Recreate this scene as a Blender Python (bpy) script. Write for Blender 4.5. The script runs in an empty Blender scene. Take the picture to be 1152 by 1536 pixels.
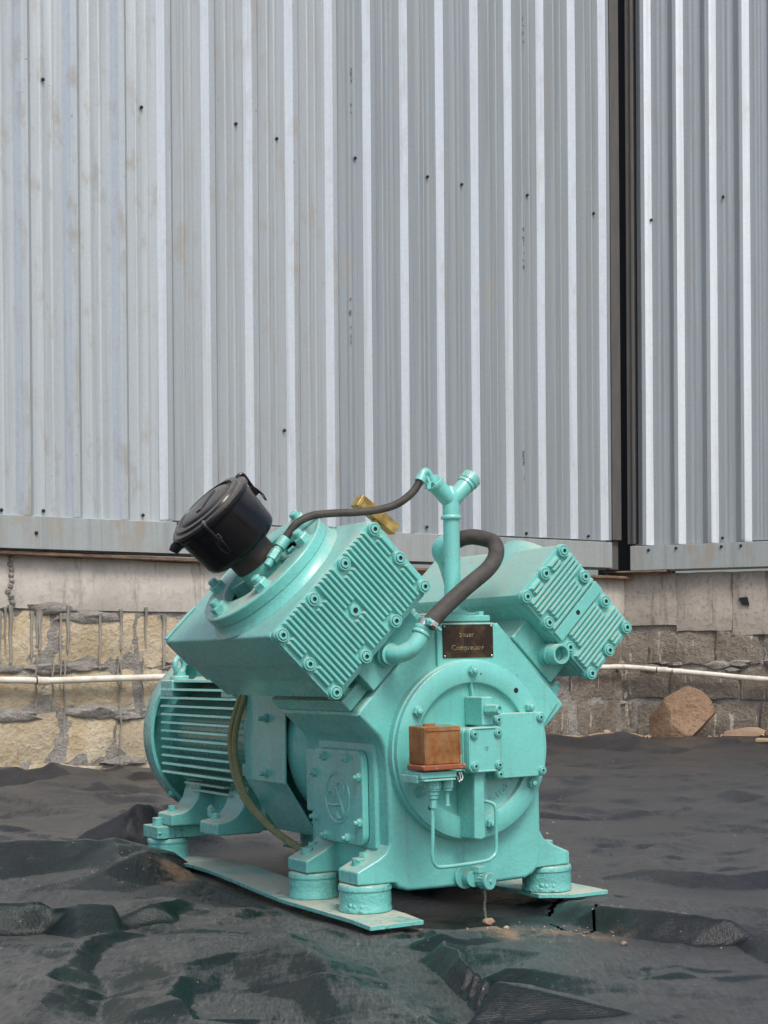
import bpy, bmesh, math, random
import numpy as np
from mathutils import Matrix, Vector
PI = math.pi; R = math.radians
S2 = math.sqrt(.5)
scene = bpy.context.scene
col = scene.collection
rnd = random.Random(7)

# ------------------------------------------------------------------ camera
cam_d = bpy.data.cameras.new('camera'); cam = bpy.data.objects.new('camera', cam_d); col.objects.link(cam)
cam.location = (0, 0, .55); cam.rotation_euler = (R(90), 0, 0)
cam_d.sensor_fit = 'VERTICAL'; cam_d.sensor_height = 36; cam_d.sensor_width = 27
cam_d.lens = 36 * 2350 / 1536; cam_d.shift_y = .1413; cam_d.clip_start = .05; cam_d.clip_end = 500
scene.camera = cam
# ------------------------------------------------------------------ world, sun, exposure
SUN_EL, SUN_AZ = 56, 158          # degrees, azimuth clockwise from +Y
world = bpy.data.worlds.new('World'); scene.world = world; world.use_nodes = True
wn = world.node_tree.nodes; wl = world.node_tree.links; wn.clear()
sky = wn.new('ShaderNodeTexSky'); sky.sky_type = 'NISHITA'; sky.sun_disc = False
sky.sun_elevation = R(SUN_EL); sky.sun_rotation = R(SUN_AZ)
sky.air_density = 1.0; sky.dust_density = 4.5; sky.ozone_density = 1.2
bg = wn.new('ShaderNodeBackground'); bg.inputs['Strength'].default_value = .125
wo = wn.new('ShaderNodeOutputWorld')
wl.new(sky.outputs[0], bg.inputs[0]); wl.new(bg.outputs[0], wo.inputs[0])
sd = bpy.data.lights.new('sun', 'SUN'); sd.energy = 1.5; sd.angle = R(20); sd.color = (1, .97, .93)
sun = bpy.data.objects.new('sun', sd); col.objects.link(sun)
sdir = Vector((math.cos(R(SUN_EL)) * math.sin(R(SUN_AZ)), math.cos(R(SUN_EL)) * math.cos(R(SUN_AZ)), math.sin(R(SUN_EL))))
sun.rotation_euler = sdir.to_track_quat('Z', 'Y').to_euler()
sun.location = (2, -4, 8)
vs = scene.view_settings
vs.view_transform = 'Standard'; vs.look = 'None'; vs.exposure = 0.48; vs.gamma = 1; vs.use_curve_mapping = False

# ------------------------------------------------------------------ material helpers
class NT:
    def __init__(s, name):
        s.m = bpy.data.materials.new(name); s.m.use_nodes = True
        s.t = s.m.node_tree; s.n = s.t.nodes; s.b = s.n['Principled BSDF']
        s.tc = s.n.new('ShaderNodeTexCoord'); s.co = s.tc.outputs['Object']
    def link(s, a, b): s.t.links.new(a, b)
    def set(s, k, v):
        if hasattr(v, 'is_linked') or isinstance(v, bpy.types.NodeSocket): s.link(v, s.b.inputs[k])
        else: s.b.inputs[k].default_value = v if not (isinstance(v, tuple) and len(v) == 3) else (*v, 1)
    def mapping(s, scale=(1, 1, 1), co=None, rot=(0, 0, 0)):
        n = s.n.new('ShaderNodeMapping'); n.inputs['Scale'].default_value = scale; n.inputs['Rotation'].default_value = rot
        s.link(co or s.co, n.inputs[0]); return n.outputs[0]
    def noise(s, scale=5, detail=4, rough=.55, co=None, dist=0, out=0):
        n = s.n.new('ShaderNodeTexNoise'); n.inputs['Scale'].default_value = scale; n.inputs['Detail'].default_value = detail
        n.inputs['Roughness'].default_value = rough; n.inputs['Distortion'].default_value = dist
        s.link(co or s.co, n.inputs['Vector']); return n.outputs[out]
    def voro(s, scale=5, co=None, feature='F1', out='Distance'):
        n = s.n.new('ShaderNodeTexVoronoi'); n.feature = feature; n.inputs['Scale'].default_value = scale
        s.link(co or s.co, n.inputs['Vector']); return n.outputs[out]
    def wave(s, scale, co=None, dist=0, dirn='X'):
        n = s.n.new('ShaderNodeTexWave'); n.bands_direction = dirn; n.inputs['Scale'].default_value = scale
        n.inputs['Distortion'].default_value = dist; s.link(co or s.co, n.inputs['Vector']); return n.outputs['Fac']
    def ramp(s, fac, stops):
        n = s.n.new('ShaderNodeValToRGB'); e = n.color_ramp.elements
        while len(e) < len(stops): e.new(.5)
        for i, (p, c) in enumerate(stops):
            e[i].position = p; e[i].color = (c, c, c, 1) if isinstance(c, (int, float)) else (*c, 1)
        s.link(fac, n.inputs[0]); return n.outputs[0]
    def mix(s, fac, a, b, mode='MIX'):
        n = s.n.new('ShaderNodeMix'); n.data_type = 'RGBA'; n.blend_type = mode
        for sock, v in ((n.inputs[0], fac), (n.inputs[6], a), (n.inputs[7], b)):
            if isinstance(v, bpy.types.NodeSocket): s.link(v, sock)
            elif isinstance(v, (int, float)): sock.default_value = v if sock.type == 'VALUE' else (v, v, v, 1)
            else: sock.default_value = (*v, 1)
        return n.outputs[2]
    def math(s, op, a, b=0.):
        n = s.n.new('ShaderNodeMath'); n.operation = op
        for sock, v in ((n.inputs[0], a), (n.inputs[1], b)):
            if isinstance(v, bpy.types.NodeSocket): s.link(v, sock)
            else: sock.default_value = v
        return n.outputs[0]
    def up(s):          # world-space normal z: where dust can settle
        g = s.n.new('ShaderNodeNewGeometry'); x = s.n.new('ShaderNodeSeparateXYZ'); s.link(g.outputs['Normal'], x.inputs[0]); return x.outputs[2]
    def sep(s, co=None):
        x = s.n.new('ShaderNodeSeparateXYZ'); s.link(co or s.co, x.inputs[0]); return x.outputs
    def bump(s, h, strength=.3, dist=.01, prev=None):
        n = s.n.new('ShaderNodeBump'); n.inputs['Strength'].default_value = strength; n.inputs['Distance'].default_value = dist
        s.link(h, n.inputs['Height'])
        if prev is not None: s.link(prev, n.inputs['Normal'])
        s.link(n.outputs[0], s.b.inputs['Normal']); return n.outputs[0]
    def objrand(s):
        n = s.n.new('ShaderNodeObjectInfo'); return n.outputs['Random']

def paint(name, base, dust=1.0, lump=.35, rough=.27, blister=0.0, chips=.0):
    k = NT(name)
    n1 = k.noise(7, 5, .6); n2 = k.noise(55, 4, .6); n3 = k.noise(300, 3, .6)
    c = k.mix(k.ramp(n1, [(.3, 0.), (.7, 1.)]), tuple(x * .86 for x in base), tuple(min(1, x * 1.08) for x in base))
    # thin grime streaks running down upright faces
    st = k.noise(1, 4, .6, co=k.mapping((90, 90, 6)))
    c = k.mix(k.ramp(st, [(.57, 0.), (.72, .45)]), c, (.17, .29, .25))
    gr = k.noise(11, 6, .7); c = k.mix(k.ramp(gr, [(.58, 0.), (.75, .4)]), c, (.20, .26, .20))
    sp = k.noise(420, 2, .5); c = k.mix(k.ramp(sp, [(.73, 0.), (.78, .4)]), c, (.10, .16, .13))
    up = k.ramp(k.up(), [(.3, 0.), (.78, 1.)])
    dm = k.math('MULTIPLY', up, k.ramp(k.math('ADD', k.math('MULTIPLY', n1, .6), k.math('MULTIPLY', n2, .4)), [(.36, .12), (.58, .85)]))
    dm = k.math('MULTIPLY', dm, dust)
    c = k.mix(dm, c, (.40, .42, .34))
    if chips:
        ch = k.noise(38, 6, .7); cm = k.ramp(ch, [(.70 - chips * .1, 0.), (.72 - chips * .1, 1.)])
        c = k.mix(cm, c, (.16, .10, .06))
    k.set('Base Color', c)
    k.set('Roughness', k.mix(dm, k.ramp(n2, [(.3, rough - .08), (.7, rough + .12)]), .8))
    k.set('Specular IOR Level', .5); k.set('Coat Weight', k.mix(dm, .55, 0.)); k.set('Coat Roughness', .14)
    h = k.math('ADD', k.math('MULTIPLY', n2, .7), k.math('MULTIPLY', n3, .25))
    if blister:
        v = k.voro(75); b = k.ramp(v, [(.05, 1.), (.45, 0.)]); m = k.ramp(k.noise(18, 2), [(.50, 0.), (.6, 1.)])
        h = k.math('ADD', h, k.math('MULTIPLY', k.math('MULTIPLY', b, m), blister))
        h = k.math('ADD', h, k.math('MULTIPLY', k.noise(90, 5, .8), blister * .6))
    k.bump(h, lump, .0035)
    return k.m

TEAL = (.158, .545, .500)
M = {}
M['teal'] = paint('teal_paint', TEAL)
M['teal_cast'] = paint('teal_cast_paint', TEAL, lump=.55, chips=.22)
M['teal_smooth'] = paint('teal_smooth_paint', TEAL, lump=.12, rough=.25, dust=.6)
M['teal_rough'] = paint('teal_blistered_paint', tuple(x * .92 for x in TEAL), dust=1.3, lump=.8, blister=1.6, chips=.35)
M['teal_plate'] = paint('teal_dusty_plate', tuple(x * .92 for x in TEAL), dust=1.6, lump=.8, blister=.8, chips=.6)
M['teal_motor'] = paint('teal_motor_paint', tuple(x * .9 for x in TEAL), dust=1.3, lump=.4)
def simple(name, c1, c2, rough=.5, metal=0., scale=20, bump=.2, dist=.002, spec=.5, dust=0.):
    k = NT(name); n = k.noise(scale, 5, .6)
    c = k.mix(k.ramp(n, [(.35, 0.), (.65, 1.)]), c1, c2)
    if dust:
        d = k.math('MULTIPLY', k.ramp(k.up(), [(.2, 0.), (.9, 1.)]), k.ramp(k.noise(scale * .7, 4), [(.35, dust * .3), (.65, dust)])); c = k.mix(d, c, (.22, .20, .17))
    k.set('Base Color', c); k.set('Roughness', k.ramp(n, [(.3, rough - .08), (.7, rough + .1)])); k.set('Metallic', metal); k.set('Specular IOR Level', spec)
    if bump: k.bump(k.noise(scale * 6, 4), bump, dist)
    return k.m
M['black_plastic'] = simple('black_enamel', (.004, .0045, .006), (.008, .009, .011), .2, 0, 14, .04, dust=.6, spec=.28)
M['rubber'] = simple('rubber_hose', (.040, .036, .032), (.075, .068, .060), .62, 0, 30, .5, .002, .35)
M['rubber_dark'] = simple('rubber_neck', (.022, .018, .016), (.045, .036, .03), .5, 0, 30, .3)
M['steel'] = simple('clamp_steel', (.55, .57, .56), (.72, .74, .72), .3, .85, 60, .2)
M['steel_dark'] = simple('oily_steel', (.03, .035, .035), (.09, .09, .08), .4, .6, 60, .3)
M['hole_shade'] = simple('painted_hole_shade', (.004, .006, .006), (.008, .01, .01), .7, 0, 60, 0)  # near-black colour painting the shade inside holes and behind the door gap
M['bore'] = simple('bore_shade', (.09, .17, .15), (.14, .25, .22), .5, .3, 60, .1)  # darker teal paints the counterbore shadow into bolt recesses and bores
M['brass'] = simple('dirty_brass', (.34, .22, .07), (.60, .42, .16), .42, .8, 50, .5)
M['chain'] = simple('worn_chain', (.20, .24, .16), (.42, .42, .30), .45, .6, 80, .2)
k = NT('gasket_line'); k.set('Base Color', (.03, .07, .06)); k.set('Roughness', .8); M['gasket'] = k.m
# name plate: dark tarnished brass
k = NT('tarnished_plate'); e = k.noise(30, 6, .7); k.set('Base Color', k.mix(k.ramp(e, [(.45, 0.), (.72, 1.)]), (.028, .018, .012), (.13, .075, .035)))
k.set('Roughness', .42); k.set('Metallic', .35); k.bump(e, .3, .002); M['plate'] = k.m
M['plate_text'] = simple('worn_lettering', (.07, .05, .03), (.42, .37, .22), .5, .4, 160, .3)
# amber plastic box, dusty
k = NT('amber_plastic'); n = k.noise(26, 6, .7); n2 = k.noise(1, 4, .6, co=k.mapping((60, 60, 12)))
c = k.mix(k.ramp(n, [(.35, 0.), (.7, 1.)]), (.24, .085, .022), (.50, .25, .10)); c = k.mix(k.ramp(n2, [(.5, 0.), (.75, .7)]), c, (.33, .25, .15))
k.set('Base Color', c); k.set('Roughness', .2); k.set('Transmission Weight', .25); k.set('IOR', 1.45); k.bump(n, .15, .002); M['amber'] = k.m
k = NT('orange_flange'); n = k.noise(40, 5, .7); k.set('Base Color', k.mix(k.ramp(n, [(.62, 0.), (.68, 1.)]), (.27, .085, .035), (.5, .42, .33))); k.set('Roughness', .45); M['orange'] = k.m
k = NT('braided_cord'); w1 = k.wave(120, co=k.mapping((1, 1, 1), rot=(.6, .3, .5)), dist=1); n = k.noise(60, 4)
k.set('Base Color', k.mix(k.ramp(k.math('ADD', w1, n), [(.5, 0.), (1., 1.)]), (.07, .095, .035), (.27, .28, .14))); k.set('Roughness', .8); k.bump(w1, .5, .002); M['cord'] = k.m
# galvanised sheet
def zinc(name, base, dirt, rough=.42, metal=.35, seed=0.):
    k = NT(name); co = k.mapping((1, 1, 1)); x = k.sep(co)
    sp = k.noise(60, 4, .7); st = k.noise(1, 5, .65, co=k.mapping((26, 26, .5))); big = k.noise(.9, 4, .6); blot = k.noise(5, 5, .65, co=k.mapping((2.2, 2.2, 1)))
    c = k.mix(k.ramp(sp, [(.3, 0.), (.7, 1.)]), tuple(v * .93 for v in base), tuple(v * 1.05 for v in base))
    fine = k.noise(1, 3, .6, co=k.mapping((160, 160, .35))); c = k.mix(k.ramp(fine, [(.35, .22), (.65, 0.)]), c, tuple(v * .72 for v in base))
    c = k.mix(k.ramp(st, [(.48, 0.), (.70, .7)]), c, tuple(v * .66 for v in base))
    m = k.math('MULTIPLY', k.ramp(blot, [(.53, 0.), (.66, 1.)]), k.ramp(big, [(.40, 0.), (.58, 1.)]))
    c = k.mix(k.math('MULTIPLY', m, dirt), c, (.34, .315, .27))
    spk = k.noise(38, 3, .6); c = k.mix(k.math('MULTIPLY', k.ramp(spk, [(.71, 0.), (.74, .8)]), dirt), c, (.12, .11, .10))
    k.set('Base Color', c); k.set('Metallic', metal); k.set('Roughness', k.ramp(st, [(.3, rough - .06), (.7, rough + .14)]))
    k.bump(k.math('ADD', k.math('MULTIPLY', sp, .4), k.noise(9, 3)), .16, .004)
    return k.m
M['sheet_l'] = zinc('galvanised_sheet_dusty', (.455, .51, .53), .8)
M['sheet_m'] = zinc('galvanised_sheet_shaded', (.305, .35, .375), .5)  # greyer base paints the corner's shade into the far sheets of the left leaf
M['sheet_n'] = zinc('galvanised_sheet_half_shaded', (.385, .43, .45), .7)  # in-between tone easing into the painted corner shade
M['rib_b'] = zinc('galvanised_rib_blue_sheen', (.50, .565, .63), .5, .36)  # bluish sky reflection put into the colour of one facet per rib
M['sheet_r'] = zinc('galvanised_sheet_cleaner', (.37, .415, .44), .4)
M['rib_l'] = zinc('galvanised_rib_bright_sheen', (.72, .79, .84), .2, .36)  # rib facet lightened in its base colour to stand for reflected sky
M['rail'] = zinc('weathered_channel', (.36, .40, .40), 1.0, .5, .25)
k = NT('rusty_steel'); n = k.noise(9, 6, .7, co=k.mapping((3, 3, .6))); k.set('Base Color', k.mix(k.ramp(n, [(.42, 0.), (.62, 1.)]), (.10, .105, .105), (.13, .12, .11))); k.set('Roughness', .6); k.set('Metallic', .3); k.bump(n, .3, .004); M['rusty'] = k.m
k = NT('dusty_ledge'); n = k.noise(12, 6, .7, co=k.mapping((1, 1, 4))); k.set('Base Color', k.mix(k.ramp(n, [(.4, 0.), (.6, 1.)]), (.10, .065, .045), (.22, .15, .10))); k.set('Roughness', .85); k.bump(n, .5, .01); M['ledge'] = k.m
M['screw'] = simple('black_screw', (.02, .022, .025), (.05, .05, .055), .5, .5, 80, 0)
M['ink'] = simple('printed_ink', (.06, .06, .07), (.16, .16, .17), .6, 0, 200, 0)
# concrete, mortar, blocks
def rough_stone(name, a, b, d, scale=6, bump=.7, dist=.02, stain=None, rmix=.35, rough=.88, drip=0.):
    k = NT(name); n1 = k.noise(scale, 7, .68); n2 = k.noise(scale * 6, 6, .7); n3 = k.noise(scale * .35, 3, .5)
    c = k.mix(k.ramp(n1, [(.34, 0.), (.66, 1.)]), a, b); c = k.mix(k.ramp(n2, [(.52, 0.), (.70, .8)]), c, d)
    c = k.mix(k.ramp(n3, [(.4, 0.), (.62, .5)]), c, tuple(v * .62 for v in a))
    if rmix: c = k.mix(k.math('MULTIPLY', k.objrand(), rmix), c, tuple(v * .55 for v in b))
    if stain:
        st = k.noise(1, 5, .7, co=k.mapping((22, 22, 1.6))); c = k.mix(k.ramp(st, [(.54, 0.), (.70, .75)]), c, stain)
    if drip:
        st = k.noise(1, 4, .6, co=k.mapping((34, 34, 3.0))); c = k.mix(k.ramp(st, [(.60, 0.), (.66, drip)]), c, (.62, .60, .55))
    k.set('Base Color', c); k.set('Roughness', rough); k.set('Specular IOR Level', .25)
    k.bump(k.math('ADD', k.math('MULTIPLY', n2, .55), n1), bump, dist); return k.m
M['concrete'] = rough_stone('poured_concrete', (.49, .465, .415), (.60, .575, .515), (.35, .33, .30), 5, .45, .012, (.25, .24, .215), 0)
M['concrete_r'] = rough_stone('stained_concrete', (.40, .36, .315), (.50, .46, .40), (.20, .155, .12), 6, .5, .014, (.15, .12, .10), 0)
M['mortar'] = rough_stone('rough_mortar', (.34, .325, .295), (.48, .46, .42), (.20, .19, .17), 13, 1.0, .035, None, 0)
M['block_y'] = rough_stone('yellow_sandstone', (.50, .40, .25), (.66, .59, .45), (.34, .26, .16), 6, .9, .03, None, .35, drip=.0)
M['block_g'] = rough_stone('weathered_stone', (.25, .21, .165), (.42, .38, .32), (.10, .075, .055), 7, 1.0, .045, (.13, .11, .09), .4, drip=.8)
M['drip'] = rough_stone('dried_grout', (.27, .265, .24), (.36, .35, .31), (.20, .19, .17), 20, .4, .005, None, 0)
M['boulder'] = rough_stone('brown_boulder', (.28, .18, .115), (.42, .29, .19), (.19, .125, .08), 6, 1.0, .05, None, 0)
M['rock'] = rough_stone('small_brown_stone', (.30, .20, .13), (.42, .32, .23), (.22, .15, .10), 14, .7, .01, None, .5)
M['soil'] = rough_stone('bare_soil', (.28, .21, .15), (.38, .30, .22), (.2, .15, .11), 3, .8, .03, None, 0)
M['crumb'] = rough_stone('sandy_crumbs', (.42, .30, .18), (.55, .43, .30), (.3, .2, .12), 30, .5, .003, None, .4)
k = NT('old_white_pvc'); n = k.noise(14, 4, .6); k.set('Base Color', k.mix(k.ramp(n, [(.45, 0.), (.7, 1.)]), (.70, .68, .60), (.52, .46, .36))); k.set('Roughness', .42); M['pvc'] = k.m
# tarpaulin
k = NT('tarpaulin')
nb = k.noise(2.2, 5, .6); nm = k.noise(9, 6, .68); nf = k.noise(70, 5, .7)
scr = k.noise(1, 5, .75, co=k.mapping((120, 11, 10), rot=(0, 0, .7))); scr2 = k.noise(1, 5, .75, co=k.mapping((140, 14, 14), rot=(0, 0, -.35)))
nearg = k.math('SUBTRACT', 1., k.ramp(k.math('MULTIPLY', k.sep()[1], .1), [(.33, 0.), (.46, 1.)]))
c = k.mix(k.math('MULTIPLY', nearg, k.ramp(nb, [(.40, .2), (.58, 1.)])), (.007, .007, .009), (.006, .016, .0135))
def spot(cx, cy, rx, ry):
    s_ = k.sep(); a = k.math('POWER', k.math('DIVIDE', k.math('SUBTRACT', s_[0], cx), rx), 2); b = k.math('POWER', k.math('DIVIDE', k.math('SUBTRACT', s_[1], cy), ry), 2)
    return k.ramp(k.math('ADD', a, b), [(0., 1.), (1., 0.)])
geo = k.n.new('ShaderNodeNewGeometry'); tn = k.n.new('ShaderNodeVectorMath'); tn.operation = 'DOT_PRODUCT'; k.link(geo.outputs['Normal'], tn.inputs[0]); tn.inputs[1].default_value = (0, .16, .985)
fib = k.noise(1, 6, .8, co=k.mapping((75, 13, 34), rot=(0, 0, .55)))
dsum = k.math('ADD', tn.outputs['Value'], k.math('ADD', k.math('MULTIPLY', k.math('SUBTRACT', nm, .5), .12), k.math('MULTIPLY', k.math('SUBTRACT', fib, .5), .20)))
dsum = k.math('ADD', dsum, k.math('MULTIPLY', k.math('SUBTRACT', nf, .5), .10))
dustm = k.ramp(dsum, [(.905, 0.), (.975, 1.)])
clean_shade = k.math('MAXIMUM', spot(.02, 3.5, .42, .42), spot(.12, 3.15, .34, .16)); dustm = k.math('MULTIPLY', dustm, k.math('SUBTRACT', 1., k.ramp(clean_shade, [(0., 0.), (.35, .9)])))  # dust-free tarp under the machine, also painting its shadow darker
fine = k.noise(1, 4, .8, co=k.mapping((230, 30, 40), rot=(0, 0, .62)))
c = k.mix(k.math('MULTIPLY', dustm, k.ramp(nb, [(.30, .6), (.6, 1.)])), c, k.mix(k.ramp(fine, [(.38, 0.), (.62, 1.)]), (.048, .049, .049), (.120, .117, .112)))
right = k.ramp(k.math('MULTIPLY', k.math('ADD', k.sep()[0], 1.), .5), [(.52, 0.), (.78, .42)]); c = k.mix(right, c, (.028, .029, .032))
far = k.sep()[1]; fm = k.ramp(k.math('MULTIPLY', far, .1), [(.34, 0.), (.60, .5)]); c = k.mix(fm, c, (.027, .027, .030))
c = k.mix(k.ramp(k.math('MAXIMUM', scr, scr2), [(.69, 0.), (.78, .30)]), c, (.24, .235, .22))
c = k.mix(k.ramp(k.noise(120, 2), [(.755, 0.), (.77, .9)]), c, (.5, .42, .32))
# sandy spill beside the machine and beside the left plate
sm = k.math('MULTIPLY', k.math('MAXIMUM', k.math('MAXIMUM', spot(.27, 2.92, .22, .09), spot(-.44, 3.50, .11, .10)), spot(-.95, 3.12, .12, .06)), k.ramp(k.noise(14, 6, .75), [(.44, 0.), (.62, .8)]))
c = k.mix(sm, c, (.34, .22, .13))
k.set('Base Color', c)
k.set('Roughness', k.mix(dustm, k.mix(fm, k.ramp(nm, [(.3, .18), (.7, .30)]), .34), .36)); k.set('Specular IOR Level', .38)
weave = k.math('MULTIPLY', k.wave(95, dirn='X'), k.wave(95, dirn='Y'))
wco = k.n.new('ShaderNodeVectorMath'); wco.operation = 'MULTIPLY_ADD'; k.link(k.noise(3, 3, .6, out=1), wco.inputs[0]); wco.inputs[1].default_value = (.22, .22, .22); k.link(k.co, wco.inputs[2])
ve = k.math('ADD', k.ramp(k.voro(8, wco.outputs[0], 'DISTANCE_TO_EDGE'), [(0., 0.), (.16, 1.)]), k.math('MULTIPLY', k.ramp(k.voro(24, wco.outputs[0], 'DISTANCE_TO_EDGE'), [(0., 0.), (.2, 1.)]), .4))
vm = k.math('MULTIPLY', ve, k.ramp(k.noise(3.5, 3), [(.42, 0.), (.62, 1.)])); n = k.bump(vm, .35, .005)
n = k.bump(k.math('ADD', k.math('MULTIPLY', nm, .7), k.math('MULTIPLY', k.noise(34, 6, .75), .5)), .5, .009, n)
n = k.bump(k.math('ADD', k.noise(1, 5, .8, co=k.mapping((210, 22, 28), rot=(0, 0, .6))), k.noise(1, 4, .8, co=k.mapping((160, 30, 40), rot=(0, 0, -.4)))), .5, .004, n)
n = k.bump(k.math('ADD', k.math('MULTIPLY', nf, .6), k.math('MULTIPLY', weave, .25)), .35, .003, n)
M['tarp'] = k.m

# ------------------------------------------------------------------ mesh helpers
def frame(o, x, z):
    x = Vector(x).normalized(); z = Vector(z).normalized(); y = z.cross(x).normalized(); x = y.cross(z)
    m = Matrix((x, y, z)).transposed().to_4x4(); m.translation = Vector(o); return m
def zframe(o, z):
    z = Vector(z).normalized(); a = Vector((0, 0, 1)) if abs(z.z) < .9 else Vector((1, 0, 0)); return frame(o, a.cross(z), z)
ID = Matrix.Identity(4)
class MB:
    def __init__(s): s.v = []; s.f = []; s.mi = []
    def add(s, vs, fs, fr=ID, mi=0):
        b = len(s.v); s.v += [tuple(fr @ Vector(p)) for p in vs]
        for f in fs: s.f.append([b + i for i in f]); s.mi.append(mi)
        return s
    def box(s, x0, x1, y0, y1, z0, z1, fr=ID, mi=0):
        vs = [(x, y, z) for z in (z0, z1) for y in (y0, y1) for x in (x0, x1)]
        return s.add(vs, [(0, 2, 3, 1), (4, 5, 7, 6), (0, 1, 5, 4), (2, 6, 7, 3), (0, 4, 6, 2), (1, 3, 7, 5)], fr, mi)
    def prism(s, pts, z0, z1, fr=ID, mi=0, top=None):
        n = len(pts); top = top or pts
        vs = [(p[0], p[1], z0) for p in pts] + [(p[0], p[1], z1) for p in top]
        fs = [tuple(reversed(range(n))), tuple(range(n, 2 * n))] + [(i, (i + 1) % n, n + (i + 1) % n, n + i) for i in range(n)]
        return s.add(vs, fs, fr, mi)
    def lathe(s, prof, seg=32, fr=ID, mi=0, capb=True, capt=True):
        vs = []; fs = []; n = len(prof)
        for i in range(seg):
            a = 2 * PI * i / seg
            for r, h in prof: vs.append((r * math.cos(a), r * math.sin(a), h))
        for i in range(seg):
            j = (i + 1) % seg
            for q in range(n - 1): fs.append((i * n + q, j * n + q, j * n + q + 1, i * n + q + 1))
        if capb and prof[0][0] > 1e-6: fs.append(tuple(reversed([i * n for i in range(seg)])))
        if capt and prof[-1][0] > 1e-6: fs.append(tuple(i * n + n - 1 for i in range(seg)))
        return s.add(vs, fs, fr, mi)
    def cyl(s, r, z0, z1, seg=24, fr=ID, mi=0, r2=None): return s.lathe([(r, z0), (r if r2 is None else r2, z1)], seg, fr, mi)
    def tube(s, pts, r, seg=12, mi=0, cap=True, closed=False):
        P = [Vector(p) for p in pts]; n = len(P); rr = r if isinstance(r, (list, tuple)) else [r] * n
        vs = []; prev = None
        for i in range(n):
            if closed: t = (P[(i + 1) % n] - P[i - 1]).normalized()
            else: t = (P[min(i + 1, n - 1)] - P[max(i - 1, 0)]).normalized()
            if prev is None:
                a = Vector((0, 0, 1)) if abs(t.z) < .9 else Vector((1, 0, 0)); nrm = t.cross(a).normalized()
            else: nrm = (prev - t * prev.dot(t)).normalized()
            prev = nrm; bn = t.cross(nrm)
            for j in range(seg):
                a = 2 * PI * j / seg; vs.append(tuple(P[i] + (nrm * math.cos(a) + bn * math.sin(a)) * rr[i]))
        fs = []
        for i in range(n if closed else n - 1):
            k2 = (i + 1) % n
            for j in range(seg): fs.append((i * seg + j, i * seg + (j + 1) % seg, k2 * seg + (j + 1) % seg, k2 * seg + j))
        if cap and not closed: fs.append(tuple(reversed(range(seg)))); fs.append(tuple(range((n - 1) * seg, n * seg)))
        return s.add(vs, fs, ID, mi)
    def mesh(s, name, mats, smooth=35):
        me = bpy.data.meshes.new(name); me.from_pydata(s.v, [], s.f)
        bm = bmesh.new(); bm.from_mesh(me); bmesh.ops.recalc_face_normals(bm, faces=bm.faces); bm.to_mesh(me); bm.free()
        mats = mats if isinstance(mats, (list, tuple)) else [mats]
        for m in mats: me.materials.append(m)
        me.polygons.foreach_set('material_index', s.mi)
        if smooth:
            me.polygons.foreach_set('use_smooth', [True] * len(me.polygons)); me.set_sharp_from_angle(angle=R(smooth))
        me.update(); return me
def link(name, me, parent=None, mat=None, bevel=0, seg=2):
    o = bpy.data.objects.new(name, me); col.objects.link(o)
    if parent is not None: o.parent = parent
    if mat is not None: o.matrix_local = mat
    if bevel:
        b = o.modifiers.new('bevel', 'BEVEL'); b.width = bevel; b.segments = seg; b.limit_method = 'ANGLE'; b.angle_limit = R(40); b.harden_normals = True
    return o
def obj(name, mb, mats, parent=None, bevel=0, smooth=35, seg=2, label=None):
    o = link(name, mb.mesh(name, mats, smooth), parent, None, bevel, seg)
    if label: o['label'] = label
    return o
def tag(o, label, cat, group=None):
    o['label'] = label; o['category'] = cat
    if group: o['group'] = group
    return o
def empty(name, mat):
    o = bpy.data.objects.new(name, None); col.objects.link(o); o.empty_display_size = .1; o.matrix_world = mat; return o
def structure(o): o['kind'] = 'structure'; return o
def crom(pts, n=8):
    P = [Vector(p) for p in pts]; P = [P[0] * 2 - P[1]] + P + [P[-1] * 2 - P[-2]]; out = []
    for i in range(1, len(P) - 2):
        for q in range(n):
            t = q / n; a, b, c, d = P[i - 1:i + 3]
            out.append(.5 * ((2 * b) + (c - a) * t + (2 * a - 5 * b + 4 * c - d) * t * t + (3 * b - a - 3 * c + d) * t ** 3))
    out.append(P[-2]); return out
def rrect(x0, x1, y0, y1, r, n=5):
    o = []
    for cx, cy, a0 in ((x1 - r, y1 - r, 0), (x0 + r, y1 - r, 90), (x0 + r, y0 + r, 180), (x1 - r, y0 + r, 270)):
        for i in range(n + 1):
            a = R(a0 + 90 * i / n); o.append((cx + r * math.cos(a), cy + r * math.sin(a)))
    return o
def text_mesh(body, size, depth, mat, align='CENTER', space=1.0):
    cu = bpy.data.curves.new('lettering', 'FONT'); cu.body = body; cu.size = size; cu.extrude = depth; cu.align_x = align; cu.align_y = 'CENTER'; cu.resolution_u = 2; cu.space_character = space
    t = bpy.data.objects.new('lettering', cu); col.objects.link(t)
    bpy.context.view_layer.update(); dg = bpy.context.evaluated_depsgraph_get()
    me = bpy.data.meshes.new_from_object(t.evaluated_get(dg)); bpy.data.objects.remove(t); bpy.data.curves.remove(cu)
    me.materials.clear(); me.materials.append(mat); return me
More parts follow.
